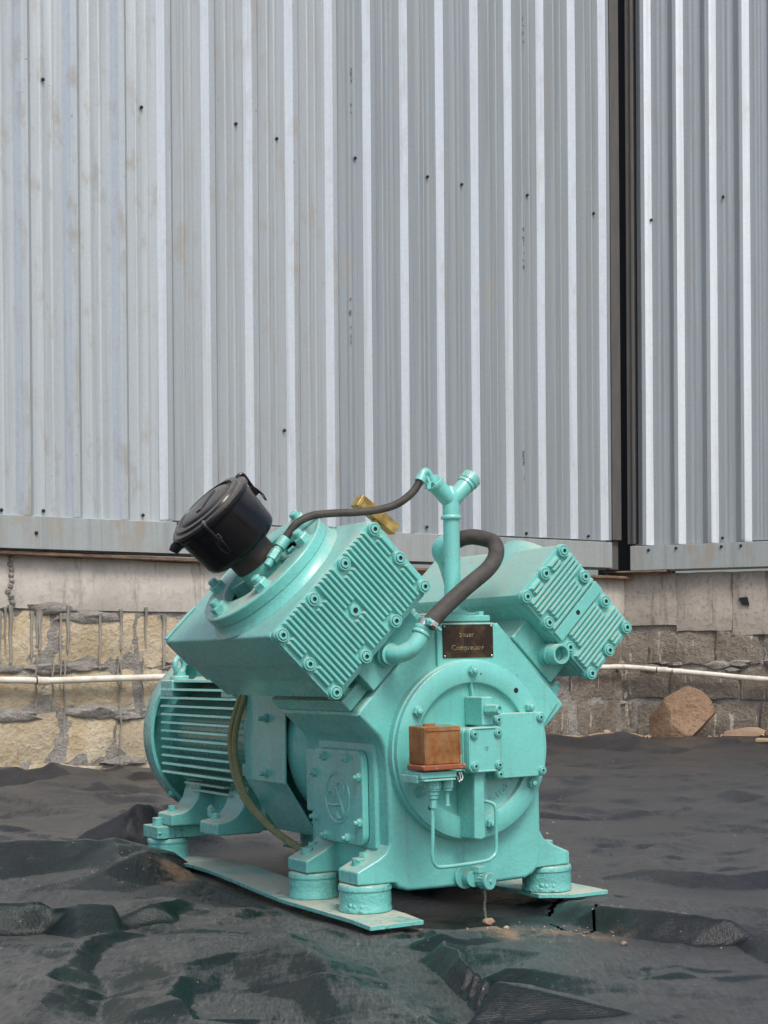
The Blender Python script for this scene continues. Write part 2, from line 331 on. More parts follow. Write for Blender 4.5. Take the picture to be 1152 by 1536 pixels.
# numpy gradient noise
def perlin(x, y, seed=0):
    rs = np.random.RandomState(seed); g = rs.rand(256, 256) * 2 * np.pi
    xi = np.floor(x).astype(int); yi = np.floor(y).astype(int); xf = x - xi; yf = y - yi
    u = xf ** 3 * (xf * (xf * 6 - 15) + 10); v = yf ** 3 * (yf * (yf * 6 - 15) + 10)
    def d(ix, iy, fx, fy): a = g[ix & 255, iy & 255]; return np.cos(a) * fx + np.sin(a) * fy
    a = d(xi, yi, xf, yf); b = d(xi + 1, yi, xf - 1, yf); c = d(xi, yi + 1, xf, yf - 1); e = d(xi + 1, yi + 1, xf - 1, yf - 1)
    return (a + u * (b - a)) * (1 - v) + (c + u * (e - c)) * v
def fbm(x, y, o=4, seed=0, g=.5):
    s = 0; a = 1
    for i in range(o): s = s + a * perlin(x * 2 ** i + 13.7 * i, y * 2 ** i + 7.3 * i, seed + i); a *= g
    return s
def ridged(x, y, o=3, seed=0, g=.5):
    s = 0; a = 1
    for i in range(o): s = s + a * (1 - np.abs(perlin(x * 2 ** i + 3.1 * i, y * 2 ** i, seed + i)) * 2.2); a *= g
    return s

# ================================================================== GROUND
g = MB().add([(-80, -80, -.06), (80, -80, -.06), (80, 80, -.06), (-80, 80, -.06)], [(0, 1, 2, 3)])
structure(obj('ground', g, M['soil'], smooth=0))

# wall lines (metres)
LA = Vector((-1.561, 7.0, 0)); LD = Vector((math.cos(R(36)), math.sin(R(36)), 0)); LN = Vector((LD.y, -LD.x, 0))
RA = Vector((1.41, 9.17, 0)); RD = Vector((math.cos(R(25)), -math.sin(R(25)), 0)); RN = Vector((RD.y, -RD.x, 0))
WL = frame(LA, LD, (0, 0, 1)); WR = frame(RA, RD, (0, 0, 1))      # x along wall, y into wall (away), z up
# frame(): y = z cross x
def wall_y(X):
    return np.minimum(LA.y + (X - LA.x) * LD.y / LD.x, RA.y + (X - RA.x) * RD.y / RD.x)

# ---- tarpaulin: one large sheet with folds; ridges are (points on the ground, height, front width, back width, sharpness)
FOLDS = [
 [(-1.59,5.875,0.1),(-1.483,6.051,0.12),(-1.276,5.984,0.14),(-1.123,6.051,0.12),(-0.986,6.164,0.07),(-0.896,6.267,0.03)],
 [(-1.388,5.127,0.07),(-1.312,5.351,0.09),(-1.218,5.713,0.11),(-1.158,5.842,0.11),(-1.027,5.664,0.08),(-0.843,5.341,0.05)],
 [(-1.35,4.988,0.03),(-1.233,5.029,0.03),(-1.113,5.071,0.03),(-0.969,5.107,0.035),(-0.862,5.182,0.045)],
 [(-1.245,4.6,0.045),(-1.129,4.608,0.05),(-1.007,4.336,0.05)],
 [(-0.693,4.222,0.135),(-0.68,4.194,0.152),(-0.661,4.185,0.16),(-0.629,4.2,0.155),(-0.608,4.356,0.12)],
 [(-0.683,4.15,0.075),(-0.67,4.162,0.07),(-0.617,4.132,0.07),(-0.573,4.132,0.07)],
 [(-1.007,3.719,0.11),(-0.905,3.69,0.115),(-0.753,3.715,0.12),(-0.644,3.729,0.12),(-0.602,3.762,0.105),(-0.573,3.728,0.09)],
 [(-0.945,3.49,0.045),(-0.868,3.543,0.045),(-0.791,3.604,0.05),(-0.73,3.602,0.058),(-0.645,3.558,0.07),(-0.604,3.583,0.085)],
 [(-0.68,3.357,0.05),(-0.623,3.434,0.078),(-0.592,3.472,0.095),(-0.535,3.553,0.11),(-0.509,3.612,0.095),(-0.469,3.604,0.07),(-0.414,3.529,0.05)],
 [(-0.551,3.269,0.045),(-0.509,3.406,0.05),(-0.429,3.298,0.035),(-0.368,3.376,0.04)],
 [(-0.414,3.525,0.058),(-0.321,3.338,0.05),(-0.217,3.201,0.042),(-0.125,3.062,0.038),(-0.026,2.9,0.033),(0.066,2.971,0.033)],
 [(-0.801,2.958,0.088),(-0.72,2.938,0.09),(-0.646,2.941,0.092),(-0.571,2.941,0.092),(-0.51,2.95,0.088),(-0.442,3.001,0.08),(-0.408,3.09,0.07)],
 [(-0.777,2.873,0.028),(-0.711,2.903,0.03),(-0.645,2.939,0.031),(-0.563,2.969,0.032),(-0.487,2.966,0.035),(-0.433,2.982,0.045),(-0.399,3.087,0.06)],
 [(-0.69,2.55,0.04),(-0.646,2.634,0.04),(-0.596,2.713,0.042),(-0.552,2.833,0.04)],
 [(-0.423,2.925,0.036),(-0.487,2.887,0.045),(-0.531,2.829,0.048),(-0.524,2.687,0.048)],
 [(-0.487,2.684,0.028),(-0.49,2.769,0.028),(-0.477,2.867,0.029),(-0.431,2.912,0.032)],
 [(-0.524,2.687,0.048),(-0.527,2.549,0.05),(-0.531,2.459,0.052),(-0.501,2.345,0.046),(-0.509,2.189,0.046),(-0.522,2.06,0.046)],
 [(-0.52,2.693,0.04),(-0.483,2.603,0.026),(-0.438,2.504,0.014),(-0.424,2.328,0.01),(-0.387,2.133,0.01)],
 [(-0.522,2.471,0.04),(-0.473,2.44,0.034),(-0.436,2.476,0.018)],
 [(-0.426,2.665,0.034),(-0.378,2.766,0.038),(-0.347,2.854,0.046)],
 [(-0.39,2.373,0.03),(-0.357,2.392,0.036),(-0.313,2.3,0.046),(-0.272,2.231,0.042),(-0.218,2.084,0.04)],
 [(-0.324,2.392,0.036),(-0.32,2.5,0.034),(-0.338,2.577,0.04)],
 [(-0.264,2.249,0.014),(-0.297,2.437,0.016),(-0.254,2.428,0.018),(-0.246,2.558,0.022)],
 [(-0.435,3.255,0.05),(-0.377,3.1,0.054),(-0.304,3.03,0.042),(-0.248,3.054,0.034)],
 [(-0.394,3.355,0.036),(-0.317,3.294,0.03),(-0.225,3.191,0.03)],
 [(-0.404,3.06,0.046),(-0.33,2.806,0.052),(-0.282,2.651,0.048),(-0.259,2.643,0.036)],
 [(-0.235,3.133,0.042),(-0.213,3.165,0.045),(-0.174,3.127,0.043),(-0.117,3.027,0.036)],
 [(-0.24,2.684,0.044),(-0.21,2.809,0.048),(-0.175,2.82,0.052)],
 [(-0.237,3.032,0.034),(-0.157,2.719,0.056),(-0.089,2.497,0.056),(-0.031,2.374,0.05),(0.023,2.291,0.046),(0.077,2.151,0.042)],
 [(-0.157,2.936,0.034),(-0.078,2.767,0.026),(-0.007,2.623,0.022),(0.067,2.466,0.02),(0.119,2.261,0.016)],
 [(-0.221,2.518,0.026),(-0.167,2.522,0.038),(-0.127,2.488,0.044),(-0.084,2.364,0.038),(-0.044,2.225,0.034)],
 [(-0.188,2.437,0.016),(-0.138,2.381,0.018),(-0.102,2.253,0.018)],
 [(-0.094,2.903,0.03),(-0.019,2.794,0.028),(0.041,2.809,0.03)],
 [(0.027,2.929,0.044),(0.084,2.877,0.048),(0.106,2.738,0.056),(0.135,2.52,0.062),(0.165,2.326,0.068),(0.183,2.316,0.066),(0.223,2.34,0.06),(0.26,2.331,0.054)],
 [(0.035,2.945,0.03),(0.077,2.84,0.034),(0.105,2.761,0.026),(0.139,2.643,0.018),(0.17,2.513,0.01),(0.177,2.389,0.002),(0.204,2.404,0.014),(0.228,2.391,0.02),(0.26,2.346,0.016)],
 [(0.017,2.862,0.03),(0.062,2.717,0.024),(0.112,2.535,0.016),(0.143,2.328,0.01)],
 [(0.272,2.336,0.052),(0.303,2.345,0.036),(0.369,2.258,0.036),(0.45,2.185,0.034)],
 [(0.147,2.785,0.044),(0.203,2.741,0.045),(0.279,2.685,0.045),(0.383,2.619,0.044),(0.509,2.577,0.04)],
 [(0.149,2.783,0.036),(0.204,2.751,0.035),(0.28,2.695,0.035),(0.384,2.625,0.035),(0.506,2.564,0.034)],
 [(0.199,2.547,0.046),(0.29,2.483,0.046),(0.404,2.471,0.04),(0.593,2.421,0.04)],
 [(0.334,2.42,0.03),(0.431,2.391,0.03),(0.571,2.328,0.028)],
 [(0.357,3.203,0.058),(0.39,3.116,0.062),(0.418,3.032,0.07),(0.473,2.97,0.076),(0.549,2.908,0.076),(0.622,2.844,0.072),(0.687,2.801,0.066),(0.786,2.741,0.066)],
 [(0.331,3.125,0.034),(0.369,3.051,0.032),(0.402,3.01,0.03),(0.459,2.886,0.028),(0.55,2.846,0.028),(0.688,2.807,0.028),(0.794,2.769,0.028)],
 [(0.09,3.304,0.034),(0.173,3.284,0.04),(0.272,3.294,0.044)],
 [(0.099,3.158,0.03),(0.212,3.043,0.032),(0.291,2.925,0.036)],
 [(0.627,3.647,0.058),(0.703,3.558,0.064),(0.788,3.536,0.058),(0.874,3.566,0.066),(1.036,3.611,0.066)],
 [(0.619,3.556,0.034),(0.72,3.423,0.03),(0.856,3.491,0.03),(1.001,3.491,0.03)],
 [(0.468,3.397,0.044),(0.533,3.264,0.05),(0.665,3.227,0.046),(0.77,3.142,0.046)],
 [(0.526,4.063,0.04),(0.646,3.95,0.044),(0.837,4.063,0.04),(0.975,3.979,0.042)],
 [(0.517,4.434,0.05),(0.586,4.252,0.056),(0.691,4.232,0.044)],
 [(0.695,5.043,0.05),(0.832,5.092,0.056),(0.985,5.1,0.066),(1.106,5.104,0.07),(1.26,5.139,0.082),(1.509,5.262,0.082)],
 [(0.689,4.995,0.042),(0.826,5.057,0.04),(0.989,5.122,0.04),(1.123,5.186,0.038),(1.299,5.298,0.036),(1.54,5.368,0.036)],
 [(0.689,5.905,0.06),(0.944,5.776,0.056),(1.216,5.905,0.06),(1.478,6.029,0.06)],
 [(0.906,8.379,0.115),(1.133,8.215,0.12),(1.243,8.254,0.125),(1.431,8.327,0.1),(1.704,8.272,0.11),(1.787,8.17,0.105),(1.894,7.728,0.06),(2.003,6.983,0.03)],
 [(0.791,7.316,0.055),(1.161,7.298,0.05),(1.536,7.459,0.058),(1.698,6.928,0.04)],
 [(0.763,6.547,0.068),(1.05,6.426,0.066),(1.417,6.354,0.066),(1.668,6.283,0.05)]]

from mathutils.geometry import delaunay_2d_cdt
rows = []; y = .9
while y < 10.3: rows.append(y); y += .0012 + .0042 * (y / 2.6) ** 1.6
rows = np.array(rows); nc = 560; gt = np.linspace(-1, 1, nc)
GY = np.repeat(rows[:, None], nc, 1); GX = gt[None, :] * (.62 + .33 * GY)
def gridpos(x, y): return (np.asarray(x) / (.62 + .33 * np.asarray(y)) + 1) / 2 * (nc - 1), np.interp(y, rows, np.arange(len(rows)))
def rasterise(P, out):
    """linear interpolation over the triangulation of the points (x, y, z): flat facets meeting in creases"""
    P = np.array(P); r = delaunay_2d_cdt([Vector(p[:2]) for p in P], [], [], 0, 1e-5)
    orig = r[3]; cx, ry = gridpos(P[:, 0], P[:, 1]); zz = P[:, 2]; idx = [o[0] for o in orig]
    for a, b_, c_ in r[2]:
        t = [idx[a], idx[b_], idx[c_]]; x = cx[t]; y = ry[t]
        x0, x1 = max(int(math.ceil(x.min())), 0), min(int(x.max()), nc - 1); y0, y1 = max(int(math.ceil(y.min())), 0), min(int(y.max()), len(rows) - 1)
        if x1 < x0 or y1 < y0: continue
        d = (y[1] - y[2]) * (x[0] - x[2]) + (x[2] - x[1]) * (y[0] - y[2])
        if abs(d) < 1e-9: continue
        X = np.arange(x0, x1 + 1)[None, :]; Y = np.arange(y0, y1 + 1)[:, None]
        l0 = ((y[1] - y[2]) * (X - x[2]) + (x[2] - x[1]) * (Y - y[2])) / d; l1 = ((y[2] - y[0]) * (X - x[2]) + (x[0] - x[2]) * (Y - y[2])) / d; l2 = 1 - l0 - l1
        m = (l0 >= -1e-6) & (l1 >= -1e-6) & (l2 >= -1e-6); z = l0 * zz[t[0]] + l1 * zz[t[1]] + l2 * zz[t[2]]
        v = out[y0:y1 + 1, x0:x1 + 1]; v[m] = z[m]
    return out
def blur(a, n):
    for _ in range(n):
        p = np.pad(a, 1, 'edge'); a = (p[1:-1, 1:-1] * 2 + p[:-2, 1:-1] + p[2:, 1:-1] + p[1:-1, :-2] + p[1:-1, 2:]) / 6
    return a
def make_heights():
    rs = np.random.RandomState(4); pts = []
    for pl in FOLDS:
        for q in range(len(pl) - 1):
            a, b_ = np.array(pl[q]), np.array(pl[q + 1]); n = max(1, int(np.hypot(*(b_ - a)[:2]) / (.018 + .013 * a[1])))
            for k_ in range(n):
                p = a + (b_ - a) * k_ / n
                if 0 < k_: p = p + np.array([rs.normal(0, .004), rs.normal(0, .003), rs.normal(0, .0016)]) * (a[1] / 3)
                pts.append(p)
        pts.append(np.array(pl[-1]))
    P = np.array(pts)
    # open areas between the folds: scattered low points
    cand = []
    y = 1.0
    while y < 10.6:
        st = .085 + .05 * (y / 3) ** 1.5; w = .66 + .34 * y; n = int(2 * w / (st * .8))
        for i in range(n): cand.append((-w + 2 * w * i / (n - 1) + rs.normal(0, st * .28), y + rs.normal(0, st * .28)))
        y += st * 1.5
    cand = np.array(cand)
    gap = .07 + .035 * (cand[:, 1] / 3) ** 1.4
    dmin = np.array([np.min(np.hypot(P[:, 0] - c[0], P[:, 1] - c[1])) for c in cand]); cand = cand[dmin > gap]; dmin = dmin[dmin > gap]
    zb = .034 + .009 * np.clip(cand[:, 1] - 3.2, 0, 8) * np.clip((cand[:, 0] + .9) / 1.4, -.25, 1)
    near = np.clip((cand[:, 1]) / 3, .7, 2.6) * (1 + .5 * (cand[:, 0] > .3))
    zc = zb + (fbm(cand[:, 0] * 1.6, cand[:, 1] * 1.9, 2, 91) * .018 + rs.normal(0, .0036, len(cand))) * near * .8
    allp = np.r_[P, np.c_[cand, zc], [[-9, -1, .03], [9, -1, .03], [-12, 14, .0], [12, 14, .08]]]
    Z = rasterise(allp, np.zeros(GX.shape)); Z = blur(Z, 1)
    # two finer generations of crumpling, long in one direction
    for st, an, ang, amp, sd_, nb_ in ((.075, 2.4, -.45, .0052, 6, 1), (.028, 2.2, .35, .0019, 7, 1)):
        rs = np.random.RandomState(sd_); q = []; y = .9
        while y < 9.3:
            s_ = st * (.7 + .3 * y / 2.6) * (1 if y < 4 else 1.35); w = .66 + .34 * y; n = int(2 * w / (s_ * .75)); xs = np.linspace(-w, w, n) + rs.normal(0, s_ * .5, n)
            q.append(np.c_[xs, y + rs.normal(0, s_ * .6, n), rs.normal(0, amp, n) * (s_ / st) * (1 + .45 * min(max(y - 3.6, 0), 1.5))]); y += s_ * 1.9
        q = np.concatenate(q); c_, s_ = math.cos(ang), math.sin(ang)
        u = (q[:, 0] * c_ + q[:, 1] * s_); v = (-q[:, 0] * s_ + q[:, 1] * c_)
        mask = np.clip(perlin(GX * 2.1, GY * 2.6, sd_ + 50) * 2.4 + .45, .08, 1.2)
        F = rasterise(np.r_[q, [[-9, -1, 0], [9, -1, 0], [-12, 14, 0], [12, 14, 0]]], np.zeros(GX.shape)); Z = Z + blur(F, nb_) * mask
    Z = Z + .0005 * fbm(GX * 40, GY * 60, 2, 44)
    X, Y, z = GX, GY, Z
    cu, su = math.cos(R(30)), math.sin(R(30)); ox, oy = .178, 3.1
    u = (X - ox) * cu + (Y - oy) * su; v = -(X - ox) * su + (Y - oy) * cu
    def inside(u0, u1, v0, v1, f): return np.clip(np.minimum.reduce([u - u0, u1 - u, v - v0, v1 - v]) / f + 1, 0, 1)
    w = inside(-.155, .16, .05, 1.25, .10); flat = .024 + .25 * (z - .03) - .022 * np.sin(np.clip((v - .1) / 1.0, 0, 1) * np.pi)
    z = z * (1 - w) + np.minimum(z, flat) * w
    for u0, u1, v0, v1 in ((-.288, -.165, -.078, .86), (.168, .32, .0, 1.17)):
        w = inside(u0, u1, v0, v1, .03); cap = .0395 + .014 * np.sin(np.clip((v - .25) / 1.0, 0, 1) * np.pi) + .02 * u - .01 * np.clip(v, 0, 1)
        z = z * (1 - w) + np.minimum(z, cap) * w
    return z
GZ = make_heights()
def tarp_h(X, Y):
    c_, r_ = gridpos(np.ravel(X), np.ravel(Y)); c_ = np.clip(c_, 0, nc - 1.001); r_ = np.clip(r_, 0, len(rows) - 1.001)
    ci, ri = c_.astype(int), r_.astype(int); cf, rf = c_ - ci, r_ - ri
    return (GZ[ri, ci] * (1 - cf) * (1 - rf) + GZ[ri, ci + 1] * cf * (1 - rf) + GZ[ri + 1, ci] * (1 - cf) * rf + GZ[ri + 1, ci + 1] * cf * rf).reshape(np.shape(X))
def tear(X, Y):      # jagged slits round a torn flap beside the right foot
    best = np.full(X.shape, 9.)
    for p, w_ in ((((.366, 3.262), (.345, 3.20), (.327, 3.13)), 1.), (((.322, 3.055), (.339, 2.985), (.358, 2.945), (.372, 2.925), (.395, 2.985), (.419, 3.09)), .55)):
        for i in range(len(p) - 1):
            a, b_ = np.array(p[i]), np.array(p[i + 1]); d = b_ - a; t = np.clip(((X - a[0]) * d[0] + (Y - a[1]) * d[1]) / (d @ d), 0, 1)
            best = np.minimum(best, np.hypot(X - a[0] - t * d[0], (Y - a[1] - t * d[1]) * .6) / w_)
    return best < .0060 + .009 * perlin(X * 75, Y * 55, 3)
def build_tarp():
    X, Y = GX, GY
    yw = wall_y(X) - .05; Yc = np.minimum(Y, yw)
    Z = GZ.copy()
    edge = np.clip((yw - Yc) / .25, 0, 1); Z = Z * edge + (Z - .02 - .05 * np.abs(fbm(X * 3, Yc * 3, 2, 8))) * (1 - edge)
    ok = Y <= yw + .02
    nr = len(rows); idx = np.arange(nr * nc).reshape(nr, nc)
    keep = (ok[:-1, :-1] & ok[:-1, 1:])
    keep &= ~tear(X[:-1, :-1], Yc[:-1, :-1])
    q = np.stack([idx[:-1, :-1], idx[:-1, 1:], idx[1:, 1:], idx[1:, :-1]], -1)[keep]
    me = bpy.data.meshes.new('tarpaulin'); co = np.stack([X, Yc, Z], -1).reshape(-1, 3).astype(np.float32)
    used = np.unique(q); remap = np.full(len(co), -1); remap[used] = np.arange(len(used)); co = co[used]; q = remap[q]
    me.vertices.add(len(co)); me.vertices.foreach_set('co', co.ravel())
    me.loops.add(q.size); me.loops.foreach_set('vertex_index', q.ravel().astype(np.int32))
    me.polygons.add(len(q)); me.polygons.foreach_set('loop_start', (np.arange(len(q)) * 4).astype(np.int32)); me.polygons.foreach_set('loop_total', np.full(len(q), 4, np.int32))
    me.update(calc_edges=True); me.polygons.foreach_set('use_smooth', np.ones(len(q), bool)); me.materials.append(M['tarp'])
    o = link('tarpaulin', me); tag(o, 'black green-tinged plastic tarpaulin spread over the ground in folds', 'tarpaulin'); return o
build_tarp()
def th(x, y): return float(tarp_h(np.array([[x]]), np.array([[y]]))[0, 0])
def stone(name, x, y, r, mat, seed, sc=(1, 1, .7), detail=2, z=None, sink=.3, amp=.35, yaw=0):
    bm = bmesh.new(); bmesh.ops.create_icosphere(bm, subdivisions=detail, radius=1); rs = random.Random(seed)
    planes = [(Vector((rs.gauss(0, 1), rs.gauss(0, 1), rs.gauss(0, 1))).normalized(), rs.uniform(1 - amp, 1 - amp * .2)) for _ in range(11)]
    for v in bm.verts:
        for n_, d in planes:
            e = v.co.dot(n_) - d
            if e > 0: v.co -= n_ * e * .92
        v.co = Vector((v.co.x * sc[0], v.co.y * sc[1], v.co.z * sc[2])) * r
    if detail > 2:
        for v in bm.verts:
            c_ = v.co / r; v.co *= 1 + .035 * float(fbm(np.array([c_.x * 2.2 + seed]), np.array([c_.y * 2.2 + c_.z * 3.1]), 4, seed)[0])
    me = bpy.data.meshes.new(name); bm.to_mesh(me); bm.free(); me.materials.append(mat)
    me.polygons.foreach_set('use_smooth', [True] * len(me.polygons)); me.set_sharp_from_angle(angle=R(22))
    o = link(name, me); zz = th(x, y) if z is None else z; o.location = (x, y, zz + r * sc[2] * (1 - sink)); o.rotation_euler.z = yaw; return o
GRP = 'small stones lying on the tarpaulin'
tag(stone('stone', .205, 3.06, .0105, M['rock'], 3, (1.3, 1, .8), sink=.1), 'brown angular stone just under the hanging drain chain', 'stone', GRP)
tag(stone('stone', .232, 2.98, .0065, M['crumb'], 4), 'pale pebble nearest the brown stone under the chain', 'stone', GRP)
tag(stone('stone', .432, 2.82, .0075, M['rock'], 5), 'reddish pebble alone on the tarpaulin right of the machine', 'stone', GRP)
rs = random.Random(5); cb = MB()
for cx, cy, sx, sy, n in ((.31, 2.96, .10, .05, 46), (-.52, 3.55, .09, .07, 50), (.36, 3.0, .2, .1, 30), (-.75, 3.4, .5, .4, 30), (.7, 3.6, .8, .8, 40), (1.0, 6., 1., 1.5, 40)):
    for _ in range(n):
        x, y = rs.gauss(cx, sx), rs.gauss(cy, sy); r = rs.uniform(.0008, .0026) * (2 if y > 4 else 1)
        if x > .1 and y > 3.05 and y < 4.4 and x < .45: continue
        z = th(x, y); vs = [(x + r * rs.uniform(.7, 1.3) * a, y + r * rs.uniform(.7, 1.3) * b_, z + r * c_ * .8 + r * .2) for a, b_, c_ in ((1, 0, 0), (-1, 0, 0), (0, 1, 0), (0, -1, 0), (0, 0, 1), (0, 0, -1))]
        cb.add(vs, [(0, 2, 4), (2, 1, 4), (1, 3, 4), (3, 0, 4), (2, 0, 5), (1, 2, 5), (3, 1, 5), (0, 3, 5)])
o = obj('crumbs', cb, M['crumb'], smooth=0); tag(o, 'sandy crumbs of soil scattered on the tarpaulin', 'crumbs'); o['kind'] = 'stuff'
# boulder and stones at the foot of the right wall
o = stone('boulder', 1.655, 8.78, .25, M['boulder'], 12, (.90, .62, .74), 5, z=.05, sink=.16, amp=.52, yaw=.2); o.rotation_euler.x = PI; tag(o, 'large brown boulder leaning by the block wall at the tarpaulin edge', 'boulder')
for x, y, r, sc, sd_, lb in ((2.02, 8.78, .11, (1.3, .8, .5), 21, 'flat brown stone right of the boulder at the wall foot'), (2.20, 8.66, .10, (1, .8, .7), 22, 'dark brown stone at the right edge by the wall foot'), (2.19, 8.45, .07, (1.3, .8, .5), 23, 'pale reddish stone in front of the dark stone at the right edge'),
                            (1.28, 8.75, .10, (1.9, .8, .35), 24, 'low brown stone left of the boulder along the tarpaulin edge'), (1.02, 8.6, .08, (1.6, .8, .4), 25, 'low brown stone nearest the compressor at the wall foot')):
    tag(stone('rock', x, y, r, M['rock'], sd_, sc, 2, z=.07, sink=.3), lb, 'rock', 'stones at the foot of the right wall')
b = MB(); b.box(-.17, .17, -.05, .05, 0, .018, frame((2.15, 8.32, .095), (.93, -.34, -.03), (0, 0, 1))); o = obj('board', b, M['crumb'], bevel=.004); tag(o, 'pale sandy board lying at the tarpaulin edge, far right', 'board')

# ================================================================== METAL CLADDING (two door leaves) AND STONE WALL
def slab(name, b, mat, par=None, bev=0, lab=None): return obj(name, b, mat, par, bev, label=lab)
SCR = MB().lathe([(.0085, 0), (.0085, .004), (.0055, .0045), (.0055, .010), (.003, .011), (0, .011)], 10).mesh('screw', M['screw'])
def sheet_mesh(npitch, pitch, facet, crest, h, z0, z1, mirror, mats, stiff, sh=.0045, lip=True, clip=-1):
    """cross section x along the wall, y = -out; returns a thin corrugated sheet with real thickness"""
    P = []   # (x, out, material)
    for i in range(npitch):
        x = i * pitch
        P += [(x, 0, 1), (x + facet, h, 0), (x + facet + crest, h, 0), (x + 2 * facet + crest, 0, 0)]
        a = x + 2 * facet + crest; L = pitch - 2 * facet - crest
        for f_ in stiff: P += [(a + L * f_ - .009, 0, 0), (a + L * f_ - .004, sh, 0), (a + L * f_ + .004, sh, 0), (a + L * f_ + .009, 0, 0)]
    P.append((npitch * pitch, 0, 1))
    if lip: P.append((npitch * pitch + facet, h, 0)); P.append((npitch * pitch + facet + crest * .8, h + .001, 0))
    if mirror:
        W_ = P[-1][0]; Q = [(npitch * pitch - x, o, m) for x, o, m in P]; Q.reverse(); P = [(x, o, Q[i - 1][2] if i else 0) for i, (x, o, m) in enumerate(Q)]
        P = [(Q[i][0], Q[i][1], Q[i + 1][2] if i + 1 < len(Q) else 0) for i in range(len(Q))]
    P = [p for p in P if p[0] >= clip]
    b = MB(); nz = 9; rs = random.Random(int(z1 * 100 + npitch * 7)); n = len(P); ys = [z0 + (z1 - z0) * k / (nz - 1) for k in range(nz)]
    vs = []
    for k, z in enumerate(ys):
        for x, o, m in P: vs.append((x + rs.gauss(0, .0006), -(o + .0015 * math.sin(z * 2 + x)), z))
    fs = []; mi = []
    for k in range(nz - 1):
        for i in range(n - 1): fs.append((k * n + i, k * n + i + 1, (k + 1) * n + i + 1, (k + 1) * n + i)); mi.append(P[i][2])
    b.add(vs, fs); b.mi = mi
    return b.mesh('metal_sheet', mats, 20)
def door(name, F, label, x0, widths, pitch, facet, crest, h, zb, zt, mirror, mat, rail_h, tilt, xend, mats_b=None):
    D = empty(name, F @ Matrix.Rotation(tilt, 4, 'Y')); tag(D, label, 'metal door')
    x = x0; cache = {}
    for j, n in enumerate(widths):
        stiff = [(.36, .64), (.30, .5, .70), (.33, .67)][j % 3]
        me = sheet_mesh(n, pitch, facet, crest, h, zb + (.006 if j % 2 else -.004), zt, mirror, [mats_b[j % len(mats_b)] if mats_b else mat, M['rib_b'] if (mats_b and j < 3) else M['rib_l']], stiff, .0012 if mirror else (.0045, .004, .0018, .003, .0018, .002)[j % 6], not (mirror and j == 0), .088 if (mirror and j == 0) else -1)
        o = link('metal_sheet', me, D); o.location = (x, -.006 - .0022 * (j % 2), 0)
        x += n * pitch
    return D
zb, zt = 1.185, 6.2
DL = door('corrugated_door', WL, 'wide left door leaf clad in dusty corrugated metal sheets', -2.452, [4, 4, 5, 4, 4, 4], .2373, .027, .030, .035, zb - .004, zt, False, M['sheet_l'], .16, R(-.55), 0, [M['sheet_l'], M['sheet_l'], M['sheet_l'], M['sheet_n'], M['sheet_m'], M['sheet_m']])
# keep the sheets inside the leaf
b = MB(); b.box(-2.5, 3.545, .012, .055, 1.02, 1.19); rl = obj('bottom_rail', b, M['rail'], DL, .004)
b = MB(); b.box(-2.5, 3.54, -.041, .0115, 1.028, 1.176); obj('rail_web', b, M['rail'], rl, .003)
b = MB(); b.box(3.548, 3.625, -.004, .055, 1.02, 6.2); b.box(3.556, 3.627, -.030, -.0045, 1.19, 6.2); obj('edge_post', b, M['rusty'], DL, .004)
DR = door('corrugated_door', WR, 'right door leaf clad in cleaner grey corrugated metal', -.008, [4, 5, 5], .1895, .034, .022, .033, 1.20, zt + .4, True, M['sheet_r'], .16, R(-.35), 0)
b = MB(); b.box(.045, 2.6, .012, .055, 1.045, 1.205); rr = obj('bottom_rail', b, M['rail'], DR, .004)
b = MB(); b.box(.05, 2.6, -.041, .0115, 1.05, 1.192); obj('rail_web', b, M['rail'], rr, .003)
b = MB(); b.box(.026, .074, -.012, .055, 1.205, 6.6); b.box(.060, .079, -.030, -.0125, 1.205, 6.6); obj('edge_post', b, M['rusty'], DR, .004)
# black slab painting the unlit interior seen through the slit between the leaves
b = MB(); b.box(-.20, .26, .12, .16, 1.0, 6.6, WR); o = obj('gap_shade_slab', b, M['hole_shade']); tag(o, 'black slab standing in for the darkness behind the gap between the two doors', 'dark backing')
# screws: one sagging row across both leaves and one row along the rail
def put_screws(D, lst, y): 
    for x, z in lst: link('screw', SCR, D, T_(x, y, z) @ Matrix.Rotation(R(90), 4, 'X'))
def T_(x, y, z): return Matrix.Translation((x, y, z))
put_screws(DL, [(.063, 3.131), (.552, 3.103), (1.061, 3.123), (1.294, 3.094), (1.766, 3.082), (2.232, 3.066), (2.464, 3.064), (2.931, 3.083), (3.434, 3.061), (-.45, 3.13), (1.325, 1.658), (-.9, 3.15)], -.014)
put_screws(DL, [(-.151, 1.197), (.047, 1.202), (.542, 1.204), (.86, 1.205), (1.12, 1.21), (1.50, 1.21), (1.791, 1.212), (2.21, 1.214), (2.60, 1.21), (2.906, 1.206), (3.376, 1.208)], -.014)
put_screws(DR, [(.181, 3.082), (.599, 3.162), (1.0, 3.1), (.145, 1.222), (.583, 1.222), (1.0, 1.222)], -.014)
put_screws(DR, [(.322, 1.172), (.583, 1.172), (.693, 1.173), (.16, 1.166)], -.041)
put_screws(DL, [(.0, 1.10), (.9, 1.15), (1.9, 1.10)], -.041)
